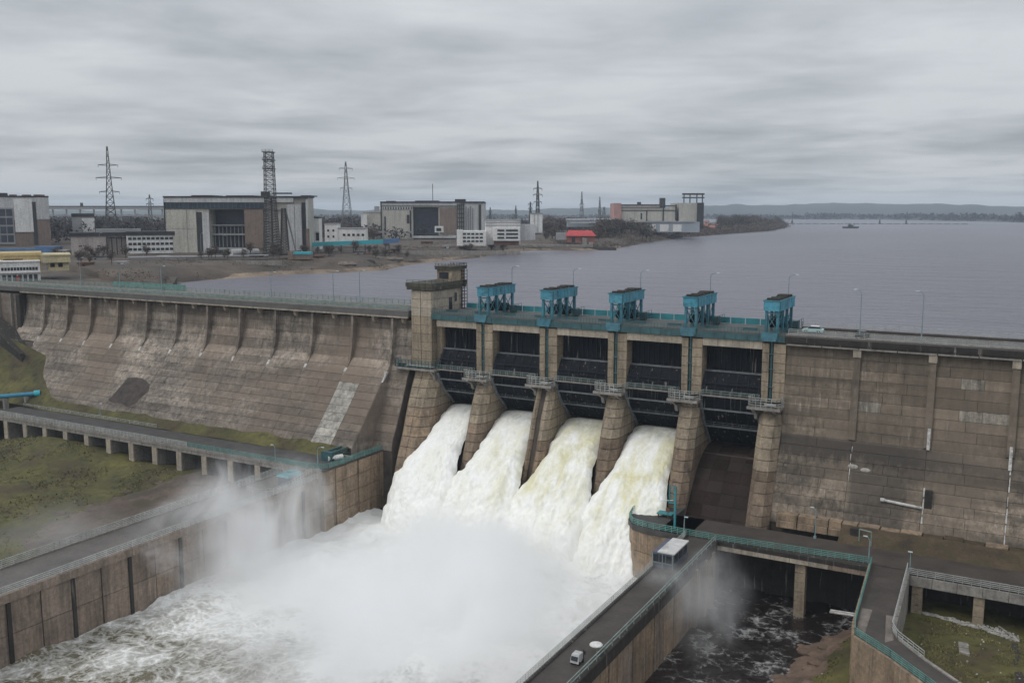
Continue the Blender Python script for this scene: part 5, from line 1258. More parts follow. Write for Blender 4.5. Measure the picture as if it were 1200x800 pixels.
S.part('column', 'roof', [(126 + 6 * k, 127.2 + 6 * k, 279, 299, -1.2, -.4) for k in range(4)])
S.part('ramp', 'grass', [(86, 121, 299, 305, -4, 0)])
# small tower behind
S = Site('stair_tower', 'small grey tower block with a white panel and dark cap behind the pinkish building', 'tower block', 99, 284, face=True)
S.part('wall', 'galv', [(86, 112, 254, 284, 0, 14)]); S.part('wall_panel', 'white', [(97.5, 112, 256, 284, -.6, .4)]); S.part('roof', 'roof', [(85.5, 112.5, 250.5, 254.4, -.4, 14.5)])
# overhead gallery on the left skyline
S = Site('pipe_gallery', 'long pale overhead pipe gallery on legs crossing the skyline at the left', 'pipe bridge', 60, 272)
S.part('gallery', 'galv', [(30, 196, 243.2, 246, 0, 5)]); S.part('gallery', 'galv', [(30, 196, 252, 253.6, 0, 5)]); S.part('parapet', 'steel', [(30, 196, 241.6, 243.1, 0, .6)])
for k in range(9): S.part('leg', 'galv', [(62 + 16 * k, 63.2 + 16 * k, 246, 272, 1, 3)])
S.part('cabin', 'steel', [(95.5, 98, 238, 243, 1, 3)])
S.part('transformer_house', 'galv', [(176, 195, 252, 272, -4, 6)])
# blue gallery, yellow buildings, white pavilion
S = Site('conveyor_gallery', 'blue roofed low gallery in front of the far left plant building', 'gallery', 30, 298)
S.part('roof', 'roofBlue', [(-40, 46, 291, 294, -3, 3)]); S.part('wall', 'galv', [(-40, 46, 294, 298, -2.4, 3)]); S.part('roof', 'roofBlue', [(46, 71, 288.5, 296, -5, 3)])
S.part('annex', 'galv', [(70.5, 84, 292.5, 300, -6, 2)]); windows(S, (73, 77, 80.5), (294,), 2, 3.4, -6.3)
S = Site('storage_building', 'low yellow and cream building with flat roofs behind the white pavilion', 'building', 40, 318, face=True)
S.part('wall', 'yellow', [(2, 49, 299, 318, 0, 18)]); S.part('wall', 'yellowPale', [(49, 84, 300, 308, -1, 18)]); S.part('wall', 'yellowPale', [(57, 82, 308, 318, .6, 16)])
S.part('roof', 'yellow', [(1, 50, 296, 299, -1, 18)]); S.part('roof', 'yellowPale', [(48.5, 85, 298.4, 300, -1.6, 18)])
windows(S, (59.5, 69), (309,), 5.5, 4.4, .3); S.part('window_band', 'rust', [(5, 28, 303, 305, -.2, .4)])
S = Site('pavilion', 'white two storey pavilion with tall dark windows at the left end of the dam crest', 'building', 0, 337, pos=aty(0, 337.5, 24), face=True)
s_ = S.s
S.part('wall', 'white', [(-30, 49.5, 307, 342, 0, 18)]); S.part('roof', 'white', [(-30, 50.2, 305.8, 307, -.7, 18)]); S.part('canopy', 'white', [(-30, 50, 318.4, 320, -1.2, .4)])
for k in range(12): S.part('window', 'glass', [(3 + 3.7 * k, 5.9 + 3.7 * k, 313.4, 317, -.15, .3)])
for k in range(7): S.part('tall_window', 'glassBlue', [(3.6 + 6.3 * k, 8.0 + 6.3 * k, 322, 334, -.15, .3)])
S.part('red_banner', 'red', [(20, 24, 323.5, 334, -.35, -.2)])
# white building and teal conveyor
S = Site('workshop_building', 'white workshop with small windows behind the teal conveyor', 'building', 395, 290)
S.part('wall', 'white', [(381, 396, 263, 285, 0, 12), (396, 428.5, 268, 285, .5, 12)]); S.part('roof', 'galv', [(380.6, 428.8, 267.2, 268.4, .2, 12.4), (380.6, 396.4, 262, 263.2, -.3, 12.4)])
windows(S, (402, 407.5, 413, 418.5, 424), (274,), 3, 2.6, .3); windows(S, (384, 390), (269, 276), 2.2, 2.6)
S = Site('workshop_building', 'narrow white building squeezed beside the right end of the large hall', 'building', 371, 294)
S.part('wall', 'white', [(366.5, 374.5, 256, 272, 0, 10), (369, 374.5, 272, 292, 1, 10)]); S.part('roof', 'roof', [(366.2, 374.8, 254.8, 256, -.3, 10.3)]); S.part('dark_opening', 'glass', [(370.5, 374, 273, 282, .7, 1.2)])
S = Site('conveyor_gallery', 'long bright teal conveyor gallery running along the shore below the halls', 'conveyor', 390, 296)
mb = MB()
def cg(mb, pts, hw, d0, d1):
    for (ua, va), (ub, vb_) in zip(pts[:-1], pts[1:]):
        x0, x1, z0, z1 = S.X(ua), S.X(ub), S.Z(va), S.Z(vb_); h = hw * S.s
        mb.hexa([(x0, d0, z0 - h), (x1, d0, z1 - h), (x1, d1, z1 - h), (x0, d1, z0 - h), (x0, d0, z0 + h), (x1, d0, z1 + h), (x1, d1, z1 + h), (x0, d1, z0 + h)])
cg(mb, [(308, 292.5), (345, 288), (385, 285.5), (428, 284), (450, 283)], 2.3, -3, 1); mb.build('gallery', 'tealRoof', S.t, local=True)
mb = MB(); cg(mb, [(450, 283), (468, 281.6)], 2.6, -3, 1); mb.build('gallery_end', 'roofBlue', S.t, local=True)
mb = MB(); cg(mb, [(180, 302), (235, 301.5), (275, 299), (308, 292.5)], 1.5, -3, 1); mb.build('inclined_gallery', 'galv', S.t, local=True)
for u in range(190, 470, 14): S.part('leg', 'steel', [(u, u + .9, 286.5 if u > 330 else 299, 304, -1.5, -.8)])
S = Site('shore_hut', 'small teal roofed hut on the bank below the conveyor', 'hut', 352, 303)
S.part('wall', 'brick', [(338, 364, 298, 304, 0, 6)]); S.part('roof', 'tealRoof', [(344, 364, 295.5, 298.2, -.4, 6.4)]); S.part('brick_end', 'brick', [(337.6, 343.5, 294.5, 304, -.3, 5)])
S = Site('storage_dome', 'pair of pale rounded tanks on the ground before the large hall', 'tank', 280, 299)
for u in (271, 285):
    mb = MB(); mb.tube((S.X(u), 0, S.Z(296)), (S.X(u) + 6, 9, S.Z(296)), 2.0, 12); mb.build('tank', 'creamGrey', S.t, local=True)
# white stepped building by the water
S = Site('terrace_building', 'white terraced waterside building with dark window bands, two blocks joined', 'building', 560, 289)
S.part('wall', 'white', [(536, 570, 270.5, 287.6, -6, 14)]); S.part('wall', 'white', [(568, 610, 258.5, 287, 4, 30)]); S.part('front_block', 'white', [(578, 609, 267, 282, -4, 5)])
for r in range(3):
    for k in range(5): S.part('window', 'glass', [(543 + 4.9 * k, 546.6 + 4.9 * k, 273 + 4.2 * r, 275 + 4.2 * r, -6.2, -5.8)])
    S.part('window_band', 'glass', [(583, 591, 269 + 4.2 * r, 271 + 4.2 * r, -4.3, -3.8), (593, 607, 269 + 4.2 * r, 271 + 4.2 * r, -4.3, -3.8)])
for r in range(2): S.part('window_band', 'galv', [(569, 610.4, 260.6 + 3.2 * r, 261.8 + 3.2 * r, 3.6, 4.2)])
S.part('ground_floor', 'rust', [(579, 608, 282, 287.4, -2, 5)]); S.part('roof', 'galv', [(567.6, 610.6, 257.6, 258.6, 3.4, 30)])
S.part('stair_tower', 'white', [(536, 543, 269, 287.6, -7, -3)])
S = Site('tower_block', 'pale square tower with the pylon rising behind it at the waterside', 'tower block', 629, 288)
S.part('wall', 'white', [(621.6, 635.5, 251, 273, 0, 12)]); S.part('low_wing', 'creamGrey', [(610, 627, 263, 281, -4, 8)]); S.part('roof', 'galv', [(621.2, 636, 250, 251.2, -.4, 12.4)])
for k in range(2): S.part('wall_joint', 'galv', [(626 + 4 * k, 626.5 + 4 * k, 251.5, 273, -.2, .2)])
# long cream hall on the point
S = Site('long_hall', 'long cream hall with rose end tower and dark roof frames on the far point', 'industrial building', 720, 274)
S.part('wall', 'cream', [(727, 792, 244, 266, 0, 60)]); S.part('end_tower', 'rose', [(719, 727.4, 238.5, 258, -2, 40)]); S.part('wall', 'cream', [(727, 775, 240.5, 244.4, 6, 50)])
S.part('wall_panel', 'cream', [(758, 774, 248.5, 259, -.5, .5)]); S.part('wall', 'cream', [(795, 823, 238.2, 268, -2, 60)]); S.part('roof_band', 'steel', [(727, 792, 246.3, 247.4, -.4, .4), (727, 775, 239.8, 240.6, 5, 50), (775, 792, 241, 242, 0, 50), (727, 775, 243.6, 244.4, -.3, 6)])
S.part('dark_slot', 'glass', [(750.3, 752, 250, 257, -.4, .4), (756.8, 758, 247, 259, -.7, .4), (776, 777.4, 240, 260, -.7, .6), (790.6, 792.4, 240, 258, -.5, .6)])
S.part('lift_tower', 'steel', [(773.4, 779.6, 232.4, 260, 4, 10)]); S.part('base_shed', 'bluegrey', [(755, 818, 260, 272, -8, 0)]); S.part('base_roof', 'galv', [(730, 812, 259.2, 260.6, -9, 1)])
for k in range(3): S.part('bay_door', 'white', [(757 + 15 * k, 767 + 15 * k, 263, 271, -8.3, -7.8)])
S.part('roof_tank', 'steel', [(748, 752, 237, 239.8, 10, 16)])
S = Site('gantry_frame', 'dark high gantry frame over the right end of the long cream hall', 'gantry', 812, 274)
S.part('top_beam', 'steel', [(799, 824, 227, 229, -2, 4), (799, 824, 231.4, 232.8, -2, 4)])
for u in (800, 807, 815, 821.5): S.part('leg', 'steel', [(u, u + 1, 229, 262, -1, 1)])
S.part('silo', 'roof', [(815.6, 823, 238, 268, -5, 6)])
S = Site('shed_roofs', 'low blue grey sheds with pale roofs before the woods on the point', 'shed', 690, 274)
S.part('wall', 'bluegrey', [(665, 690, 258, 266, 0, 20), (690, 722, 259, 266, -3, 20)]); S.part('roof', 'creamGrey', [(664, 690, 256.6, 258.2, -.8, 20), (690, 723, 256.2, 257.4, -4, 20)]); S.part('roof', 'creamGrey', [(668, 712, 260.2, 261.4, -6, -2.8)])
S = Site('boat_shed', 'low shed with a bright red roof among bushes at the waterside', 'shed', 680, 284)
S.part('wall', 'redBrown', [(664, 697, 275, 284, 0, 16)])
mb = MB(); X, Z = S.X, S.Z
mb.prism([(X(662.5), -2, Z(276.5)), (X(698.5), -2, Z(276.5)), (X(697), 18, Z(275)), (X(664), 18, Z(275))], [(X(667), 7, Z(270)), (X(694), 7, Z(270.6)), (X(694), 9, Z(270.6)), (X(667), 9, Z(270))]); mb.build('roof', 'red', S.t, local=True)
S.part('annex', 'galv', [(652, 664, 273, 281, 1, 10)]); S.part('door', 'glass', [(670, 674, 278, 284, -.3, .3), (684, 688, 278, 284, -.3, .3)])
S = Site('concrete_jetty', 'low dark concrete jetty reaching out from the shore into the reservoir', 'jetty', 665, 293, -4)
S.part('deck', 'concGrey', [(610, 690, 286.6, 289.6, 0, 8)]); S.part('quay_wall', 'concDark', [(612, 720, 289.8, 293.6, -1, 8)]); S.part('jetty_head', 'joint', [(684, 722, 290.2, 292.8, -2, 4)])
S.part('mooring_block', 'concGrey', [(683, 688, 279, 289, 2, 7), (690, 695, 284, 290, 2, 6)])
for i, (u, v, w_, h_) in enumerate(((823, 270, 7, 8), (832, 271, 6, 7), (838, 268, 6, 6), (826, 263, 5, 5), (845, 266, 9, 4))):
    S = Site('house', ['red brown house lowest on the wooded point', 'red brown house right of the lowest one on the point', 'small house with red roof and pale front on the point', 'red roofed house highest on the point', 'long pale roofed house among the trees of the point'][i], 'house', u, v, 0, 'houses on the wooded point')
    S.part('wall', 'redBrown' if i < 2 else 'pink', [(u, u + w_, v - h_ * .6, v + .6, 0, 8)])
    mb = MB(); mb.prism([(S.X(u - .4), -1, S.Z(v - h_ * .6)), (S.X(u + w_ + .4), -1, S.Z(v - h_ * .6)), (S.X(u + w_ + .4), 9, S.Z(v - h_ * .6)), (S.X(u - .4), 9, S.Z(v - h_ * .6))], [(S.X(u), 3.8, S.Z(v - h_)), (S.X(u + w_), 3.8, S.Z(v - h_)), (S.X(u + w_), 4.2, S.Z(v - h_)), (S.X(u), 4.2, S.Z(v - h_))]); mb.build('roof', 'redBrown' if i < 4 else 'creamGrey', S.t, local=True)
    S.part('window', 'glass', [(u + 1, u + 2.4, v - h_ * .45, v - h_ * .2, -.2, .2)])
S = Site('office_block', 'plain beige block half hidden left of the smaller hall', 'building', 436, 276)
S.part('wall', 'cream', [(425, 447, 249.5, 270, 6, 30)]); S.part('wall_panel', 'white', [(423, 430, 252, 272, 3, 8)]); S.part('roof', 'galv', [(424.5, 447, 248.4, 249.6, 5.6, 30)]); S.part('roof_sign', 'galv', [(438, 444, 242, 248.4, 8, 9)])

# bank walls and tracks
for u0, u1, v, lab in ((60, 330, 309, 'low grey retaining wall running along the foot of the works bank'), (430, 610, 297, 'low stone retaining wall under the terraced building')):
    S = Site('retaining_wall', lab, 'retaining wall', (u0 + u1) / 2, v, .6)
    for k in range(12):
        a = u0 + (u1 - u0) * k / 12; b2 = u0 + (u1 - u0) * (k + 1) / 12; S.part('wall_panel', 'concGrey', [(a + .15, b2 - .15, v - 3.2, v + 1.5, 0, 1)])
F1 = thing('teal_fence', 'teal sheet fence behind the left crest road under the brown bank', 'fence', (-275, 15, 0))
for k in range(9):
    mb = MB(); mb.box(-290 + 4.1 * k, -286.05 + 4.1 * k, 15.2, 15.4, -.5, 2.2); mb.build('panel', 'railGreen', F1)

rr = random.Random(23)
CL = [('small grey storage shed on the bank ', 'galv', 'roof'), ('low brown brick hut on the bank ', 'brick', 'roof'), ('pale site container on the bank ', 'creamGrey', 'galv'), ('rusty container on the bank ', 'rust', 'rust')]
WH = ['below the pinkish building', 'left of the lattice mast', 'under the white office wing', 'right of the teal roofed hut', 'below the teal conveyor', 'under the blue end of the conveyor', 'left of the terraced building', 'below the canopy of the smaller hall', 'below the right corner of the large hall', 'in front of the two pale tanks', 'at the left above the teal fence', 'nearest the yellow building']
for k, (u, v) in enumerate(((112, 306), (300, 303), (190, 304), (372, 303), (420, 299), (462, 296), (522, 291), (500, 287), (345, 299), (258, 302), (140, 311), (98, 312))):
    wd, wn_, rf_ = CL[k % 4]
    S = Site('storage_shed', wd + WH[k], 'shed', u, v, 1.2, 'small sheds on the works bank'); w_ = rr.uniform(7, 16); h_ = rr.uniform(2.4, 4.6)
    S.part('wall', wn_, [(u - w_ / 2, u + w_ / 2, v - h_, v + 1.5, 0, 6)]); S.part('roof', rf_, [(u - w_ / 2 - .4, u + w_ / 2 + .4, v - h_ - .9, v - h_, -.4, 6.4)]); S.part('door', 'glass', [(u - 1.4, u + 1, v - h_ * .7, v, -.2, .2)])
PLN = ['long dark pipeline on low supports along the bank above the shore', 'pale pipeline on low supports before the large hall and white office', 'rusty pipeline on the bank below the teal conveyor']
for k, (pts, m_, z) in enumerate(((((90, 309), (180, 306.5), (260, 305), (330, 303.5), (390, 300)), 'steel', 1.6), (((150, 302), (230, 300.8), (290, 300), (312, 299.6)), 'galv', 2.6), (((395, 300.5), (450, 296.5), (505, 291.5), (530, 290)), 'rust', 1.4))):
    P = [atz(u, v, z) for u, v in pts]; T = thing('pipeline', PLN[k], 'pipeline', P[0], 0, 'pipelines on the works bank')
    mb = MB(); mb.path(P, .55, 6); mb.path([p + Vector((.4, 1.3, .2)) for p in P], .4, 6); mb.build('pipe', m_, T)
    for a, b2 in zip(P[:-1], P[1:]):
        n = max(2, int((b2 - a).length / 12))
        for q in range(n):
            p = a.lerp(b2, q / n); mb = MB(); mb.box(p.x - .3, p.x + .3, p.y - .3, p.y + 1.6, p.z - 3, p.z - .5); mb.build('support', 'concGrey', T)
YL = ['before the left end of the pinkish building', 'before the white office wing', 'between the white office wing and the large hall', 'before the dark opening of the large hall', 'right of the large hall', 'above the teal conveyor', 'before the smaller hall', 'left of the terraced building']
for k, (u, v) in enumerate(((118, 303), (168, 302), (236, 301), (262, 301), (366, 299), (420, 294), (478, 288), (528, 289))):
    p = atz(u, v, 1.8); t = make_lamp('thin yard lamp ' + YL[k], rr.uniform(11, 14), 1.5, 'yard lamps of the works'); t.location = p
def track(name, m_, pts, hw, z):
    mb = MB(); P = [atz(u, v, z) for u, v in pts]
    for a in P: mb.v += [(a.x - hw * .3, a.y - hw, z), (a.x + hw * .3, a.y + hw, z)]
    mb.f = [(2 * i, 2 * i + 2, 2 * i + 3, 2 * i + 1) for i in range(len(P) - 1)]; return mb.build(name, m_, kind='structure')
track('works_track', 'silt', [(60, 306), (120, 304), (200, 303.5), (270, 302), (330, 300), (400, 296), (470, 291), (530, 287)], 3.5, 2.25)
track('works_track', 'asphalt', [(60, 301), (140, 300.5), (230, 300), (300, 300), (360, 297), (430, 291)], 4.5, 2.3)
HPL = ['dark heap on the bank under the lattice mast', 'pale heap right below the teal roofed hut', 'dark heap near the water below the white workshop', 'pale heap near the water below the teal conveyor',
       'dark heap at the shore left of the blue conveyor end', 'pale heap at the shore under the blue conveyor end', 'dark heap left of the terraced building', 'pale heap below the smaller hall', 'dark heap on the brown bank under the white office wing', 'pale heap on the brown bank before the large hall']
for k, (u, v) in enumerate(((320, 306), (338, 308), (390, 306), (404, 309), (432, 306), (445, 303), (505, 296), (460, 303), (210, 312), (250, 311))):
    p = atz(u, v, -.6); mb = MB()
    for q in range(7): mb.ball((p.x + rr.uniform(-4, 4), p.y + rr.uniform(-4, 4), p.z - .3), rr.uniform(.9, 2.4), 7, 4, (1.5, 1.1, .7))
    mb.build('spoil_heap', 'silt' if k % 2 else 'concDark', None, HPL[k], 'heap', 'spoil heaps on the bank')

# pylons
def pylon(label, u, vb_, vt, bw, tw, arms, z=2.0, m_='pylon', r=.3):
    p = atz(u, vb_, z); s = mpp(p); t = thing('pylon', label, 'pylon', p, PSI + .35, 'pylons on the skyline')
    H = (vb_ - vt) * s; n = max(5, int((vb_ - vt) / 7)); mb = MB()
    def hw(f): return s * (bw + (tw - bw) * min(1, f / .68) ** .85) if f < .68 else s * tw * (1 - .75 * (f - .68) / .32)
    lattice(mb, [(H * k / n, hw(k / n), hw(k / n)) for k in range(n + 1)], r); mb.build('tower', m_, t, local=True)
    for v, l in arms:
        zz = (vb_ - v) * s; w_ = hw(zz / H); mb = MB()
        for sx in (-1, 1):
            for sy in (-1, 1): mb.tube((sx * w_, sy * w_, zz), (sx * l * s, 0, zz + .3), r * .8, 4)
            mb.tube((sx * w_, 0, zz + 1.6 * s), (sx * l * s, 0, zz + .3), r * .8, 4); mb.tube((sx * l * s * .96, 0, zz), (sx * l * s * .96, 0, zz - 2.2 * s), r * .6, 4)
        mb.build('crossarm', m_, t, local=True)
pylon('tall lattice pylon beside the pinkish low building at the left', 132, 288, 174, 8.5, 2.3, ((195.5, 11), (210, 14), (226, 11)), m_='steel')
pylon('tall lattice pylon between the two halls', 407, 274, 191, 7.5, 2.1, ((199, 8), (210, 10), (221.5, 7)))
pylon('pylon rising behind the pale square tower', 630, 274, 213, 2.6, 1.2, ((222, 5.5), (229, 6), (237.5, 5)), m_='steel', r=.35)
pylon('short dark pylon left of the pale square tower', 621.5, 274, 237, 1.8, 1.0, ((240, 3), (245, 3)), m_='steel')
pylon('thin distant pylon above the woods at the middle', 681.5, 266, 225, 3.2, .9, ((240, 3),))
pylon('thin distant pylon beside the frame mast', 702.5, 267, 231, 2.0, .8, ((247, 2.4),))
pylon('low frame mast right of the thin distant pylons', 707.5, 267, 243, 2.2, 1.6, ((244, 2.6),))
pylon('small switchyard mast at the left end of the large hall', 178, 285, 229, 2.4, 1.6, ((234, 4), (240, 4)), m_='steel')
pylon('small distant mast left of the middle woods', 604.5, 266, 241, 1.4, .7, ((246, 1.6),), m_='steel')
pylon('small distant mast beyond the right end of the smaller hall', 574.5, 268, 243, 1.6, .9, ((248, 2),), m_='steel')

# ================================================================== trees along the shore
def tree_protos(n):
    out = []
    for i in range(n):
        rnd = random.Random(40 + i); tk = MB(); tk.tube((0, 0, -1), (0, 0, 3.2), .28, 6, .2); tips = []
        for k in range(9):
            a = rnd.uniform(0, 6.28); q = Vector((math.cos(a) * rnd.uniform(1.0, 2.6), math.sin(a) * rnd.uniform(1.0, 2.6), rnd.uniform(4.2, 8.8))); st_ = Vector((0, 0, rnd.uniform(1.8, 3.2)))
            tk.tube(st_, q, .13, 4, .05); tips.append(q)
        cr = MB()
        for q in tips + [Vector((0, 0, 9)), Vector((0, 0, 6))]:
            for _ in range(46):
                d = Vector((rnd.gauss(0, 1), rnd.gauss(0, 1), rnd.gauss(0, .9))) * 1.0; p = q + d
                a = Vector((rnd.uniform(-1, 1), rnd.uniform(-1, 1), rnd.uniform(-.6, 1))) * 1.1; b_ = Vector((rnd.uniform(-1, 1), rnd.uniform(-1, 1), rnd.uniform(-.6, 1))) * .6
                cr.add([p, p + a, p + b_], [(0, 1, 2)])
        out.append((tk.mesh('trunk', 'trunk'), cr.mesh('crown', 'twig' if i % 3 else 'twig2')))
    return out
PRO = tree_protos(6)
TG = [('bare brown trees on the wooded point', 'bare brown tree in the thicket on the wooded point', 70, (842, 916), (262, 271.5), (1.1, 1.8)),
      ('bare trees before the long hall', 'bare dark tree in the clump before the long cream hall', 60, (699, 770), (270, 284), (1.1, 1.8)),
      ('bushes by the boat shed', 'bare bush among those round the red roofed shed', 34, (636, 706), (279, 287), (.6, 1.0)),
      ('bushes under the sheds', 'bare dark bush at the waterside below the bay doors', 18, (765, 806), (272, 280), (.8, 1.3)),
      ('reddish shore bushes', 'reddish brown bush on the shore below the terraced building', 34, (545, 606), (288, 297), (.45, .75)),
      ('trees behind the tower block', 'bare tree in the dark woods behind the pale square tower', 30, (634, 668), (266, 275), (1.1, 1.7)),
      ('bushes on the near bank', 'bare bush on the brown bank behind the left crest', 44, (60, 500), (301, 310), (.35, .7)),
      ('trees by the workshops', 'bare tree standing behind the white workshop', 26, (372, 446), (276, 284), (.8, 1.1))]
for grp, lab, n, ur, vr, sr in TG:
    for k in range(n):
        u = random.uniform(*ur); f = random.random(); v = vr[0] + (vr[1] - vr[0]) * f
        if grp.startswith('bare brown'): v = vr[1] - (u - ur[0]) * .075 - 7 * f * (1 - (u - ur[0]) / 80 * .8)
        z = 2.0
        for _ in range(2):
            p = atz(u, v, z)
            # height of the bank under this point
            best = min(((p.x - sx) ** 2 + (p.y - sy) ** 2, sx, sy) for sx, sy in SH); d = math.sqrt(best[0])
            z = min(2.0, -2.6 + (d - 9) * .15)
        inside = (p.x - best[1]) * inl[0] + (p.y - best[2]) * inl[1]
        if inside < 1: continue
        sc = random.uniform(*sr); tk, cr = random.choice(PRO)
        o = link('bare_tree', None, None, lab, 'tree' if sc > .7 else 'bush', grp, None, Vector((p.x, p.y, z)), random.uniform(0, 6.28)); o.scale = (sc * 1.15, sc * 1.15, sc * random.uniform(.9, 1.15))
        a = bpy.data.objects.new('trunk', tk); COL.objects.link(a); a.parent = o
        a = bpy.data.objects.new('crown', cr); COL.objects.link(a); a.parent = o

mb = MB(); rr = random.Random(11)
for _ in range(12000):
    i = rr.randrange(len(SH)); x, y = SH[i]
    if y > 1760: continue
    d = 3 + 80 * rr.random() ** 1.5; c_ = (x + inl[0] * d + rr.uniform(-6, 6), y + inl[1] * d + rr.uniform(-6, 6), min(1.6, -2.6 + (d - 9) * .15) - .4)
    if fbm(c_[0] * .03, c_[1] * .03, 7) < -.02 and y < 900: continue
    sz = 1 + max(0, y - 250) / 420
    for _k in range(12):
        p = Vector((c_[0] + rr.gauss(0, 1.0) * sz, c_[1] + rr.gauss(0, 1.0) * sz, c_[2] + abs(rr.gauss(0, .9)) * sz))
        mb.add([p, p + Vector((rr.uniform(-1, 1), rr.uniform(-1, 1), rr.uniform(0, 1))) * .55 * sz, p + Vector((rr.uniform(-1, 1), rr.uniform(-1, 1), rr.uniform(0, 1))) * .45 * sz], [(0, 1, 2)])
mb.build('scrub', 'scrub', kind='stuff')

# ================================================================== boat and breakwater
S = Site('tug_boat', 'dark work boat with wheelhouse and mast out on the reservoir', 'boat', 997, 267.5, RW)
s = S.s
mb = MB(); mb.prism([(-9 * s, -3, 0), (7 * s, -3, 0), (9 * s, 0, 0), (7 * s, 3, 0), (-9 * s, 3, 0)], [(-9.4 * s, -3.6, 1.9 * s), (7.5 * s, -3.6, 1.9 * s), (10 * s, 0, 2.5 * s), (7.5 * s, 3.6, 1.9 * s), (-9.4 * s, 3.6, 1.9 * s)]); mb.build('hull', 'steel', S.t, local=True)
mb = MB(); mb.box(-3 * s, 2 * s, -2.4, 2.4, 1.9 * s, 4.0 * s); mb.box(-1.6 * s, .8 * s, -2, 2, 4.0 * s, 5.4 * s); mb.build('wheelhouse', 'carDark', S.t, local=True)
mb = MB(); mb.box(-1.4 * s, .9 * s, -2.05, -1.9, 4.4 * s, 5.0 * s); mb.build('window', 'white', S.t, local=True)
mb = MB(); mb.tube((3.6 * s, 0, 1.9 * s), (3.6 * s, 0, 6.2 * s), .5, 6); mb.tube((-5 * s, 0, 1.9 * s), (-2.6 * s, 0, 5 * s), .35, 5); mb.build('mast', 'steel', S.t, local=True)
S = Site('breakwater', 'long thin dark breakwater line across the reservoir', 'breakwater', 905, 262.2, RW)
p0 = atz(905, 262.3, RW); p1 = atz(1135, 262.9, RW); d = (p1 - p0); n = 24
for k in range(n):
    a = p0 + d * (k / n + .004); b2 = p0 + d * ((k + 1) / n - .004); mb = MB(); mb.prism([(a.x, a.y, -6), (b2.x, b2.y, -6), (b2.x, b2.y + 6, -6), (a.x, a.y + 6, -6)], [(a.x, a.y, -2.6), (b2.x, b2.y, -2.6), (b2.x, b2.y + 6, -2.6), (a.x, a.y + 6, -2.6)]); mb.build('pontoon', 'steel', S.t)
for u, h, lab in ((928.5, 13.5, 'tall thin beacon tower at the left end of the breakwater'), (1031, 5, 'short dark beacon at the middle of the breakwater'), (1062, 4.6, 'short dark beacon at the right part of the breakwater')):
    p = atz(u, 262.2, RW); s = mpp(p); t = thing('beacon', lab, 'beacon', (p.x, p.y - 3, RW), PSI)
    mb = MB(); mb.tube((0, 0, 0), (0, 0, min(h, 4.5) * s), 1.3 * s, 8, .7 * s); mb.build('base', 'steel', t, local=True)
    mb = MB(); mb.tube((0, 0, min(h, 4.5) * s), (0, 0, h * s), .55 if h > 6 else .9, 6); mb.build('lantern_mast', 'steel', t, local=True)

# ================================================================== haze and spray
m = bpy.data.materials.new('haze air'); m.use_nodes = True; t = m.node_tree; t.nodes.remove(t.nodes['Principled BSDF'])
v = node(t, 'ShaderNodeVolumePrincipled', i_Density=1.0e-4, i_Anisotropy=0.0); v.inputs['Color'].default_value = (0.74, 0.86, 1.0, 1)
t.links.new(v.outputs[0], t.nodes['Material Output'].inputs['Volume'])
mb = MB(); mb.box(-9600, 9600, -9600, 9600, -59.2, 140); mb.build('haze', m, None, kind='stuff')

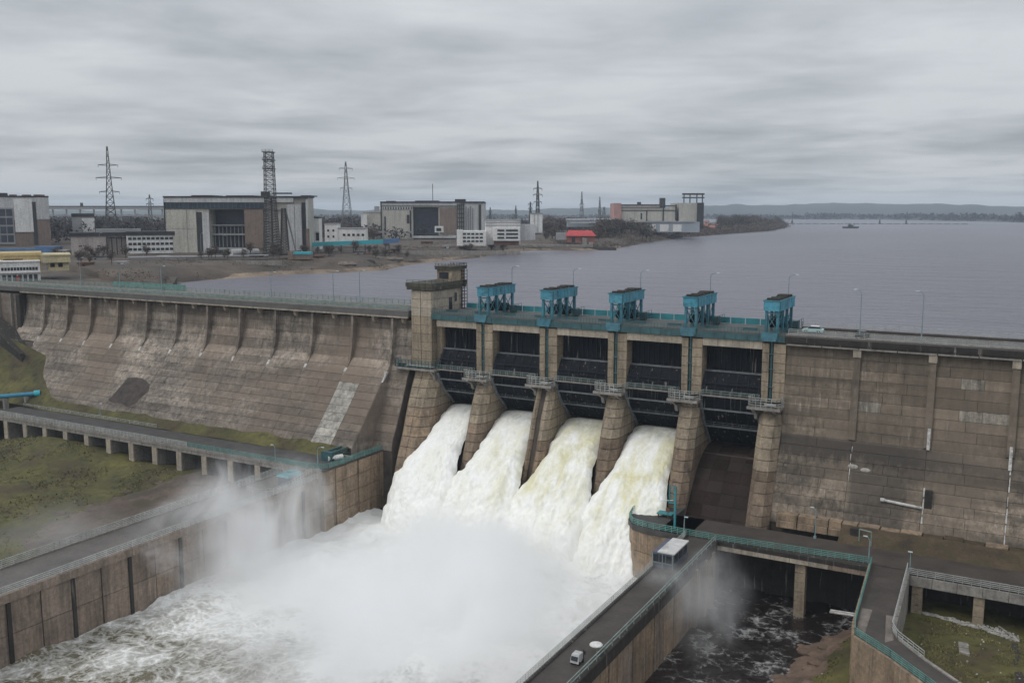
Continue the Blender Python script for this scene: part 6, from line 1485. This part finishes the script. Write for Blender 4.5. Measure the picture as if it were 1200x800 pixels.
def mist(name, c, R, dens, scale, lift=1.0, lab=None, thr=0.0, rate=0.5, amp=1.35, col=(.995, .996, 1.0), rz=0, step=None):
    m = bpy.data.materials.new(name + ' spray'); m.use_nodes = True; t = m.node_tree; t.nodes.remove(t.nodes['Principled BSDF'])
    g = t.nodes.new('ShaderNodeNewGeometry')
    sb = t.nodes.new('ShaderNodeVectorMath'); sb.operation = 'SUBTRACT'; sb.inputs[1].default_value = c; t.links.new(g.outputs['Position'], sb.inputs[0])
    src = sb.outputs[0]
    if rz:
        vr = node(t, 'ShaderNodeVectorRotate', rotation_type='Z_AXIS'); vr.inputs['Angle'].default_value = -rz; t.links.new(src, vr.inputs[0]); src = vr.outputs[0]
    dv = t.nodes.new('ShaderNodeVectorMath'); dv.operation = 'DIVIDE'; dv.inputs[1].default_value = R; t.links.new(src, dv.inputs[0])
    ln = t.nodes.new('ShaderNodeVectorMath'); ln.operation = 'LENGTH'; t.links.new(dv.outputs[0], ln.inputs[0])
    n1 = pos_noise(t, scale, 6.0, .62, (1, 1, .85), .8)
    e = wm('ADD', wm('SUBTRACT', 1.0, ln.outputs['Value'], t), wm('MULTIPLY', wm('SUBTRACT', n1, .5 + thr, t), amp, t), t)
    e = maprange(t, e, 0.0, .75, 0, 1); e = wm('MULTIPLY', e, e, t)
    e = wm('MULTIPLY', e, maprange(t, ln.outputs['Value'], .82, 1.0, 1, 0), t)
    v = node(t, 'ShaderNodeVolumePrincipled', i_Anisotropy=.1); v.inputs['Color'].default_value = (*col, 1)
    t.links.new(wm('MULTIPLY', e, dens, t), v.inputs['Density']); t.links.new(v.outputs[0], t.nodes['Material Output'].inputs['Volume'])
    try: m.cycles.volume_step_rate = rate
    except Exception: m.volume_step_rate = rate if hasattr(m, 'volume_step_rate') else None
    mb = MB(); mb.ball((0, 0, 0), 1.0, 24, 14, tuple(R))
    me = mb.mesh(name, m)
    return link(name, me, None, kind='stuff', loc=Vector(c), rz=rz)
mist('mist', (-101, -70, -53), (44, 52, 20), .25, .07, rate=.35, amp=2.2, thr=.03)
mist('mist', (-102, -38, -52), (43, 24, 15), .17, .09, rate=.4, amp=1.9, thr=.02)
mist('mist', (-150, -64, -45), (21, 30, 22), .17, .085, amp=1.8, thr=.03, rate=.5)
mist('mist', (-181, -84, -45), (27, 24, 10), .022, .07, amp=1.7, rate=1)
mist('mist', (-50.5, -47, -44.5), (12, 18, 12), .085, .13, thr=.06, rate=.5, amp=1.7)
mist('mist', (-56, -52, -39.5), (7, 7, 3.4), .10, .2, thr=.05, rate=.6)
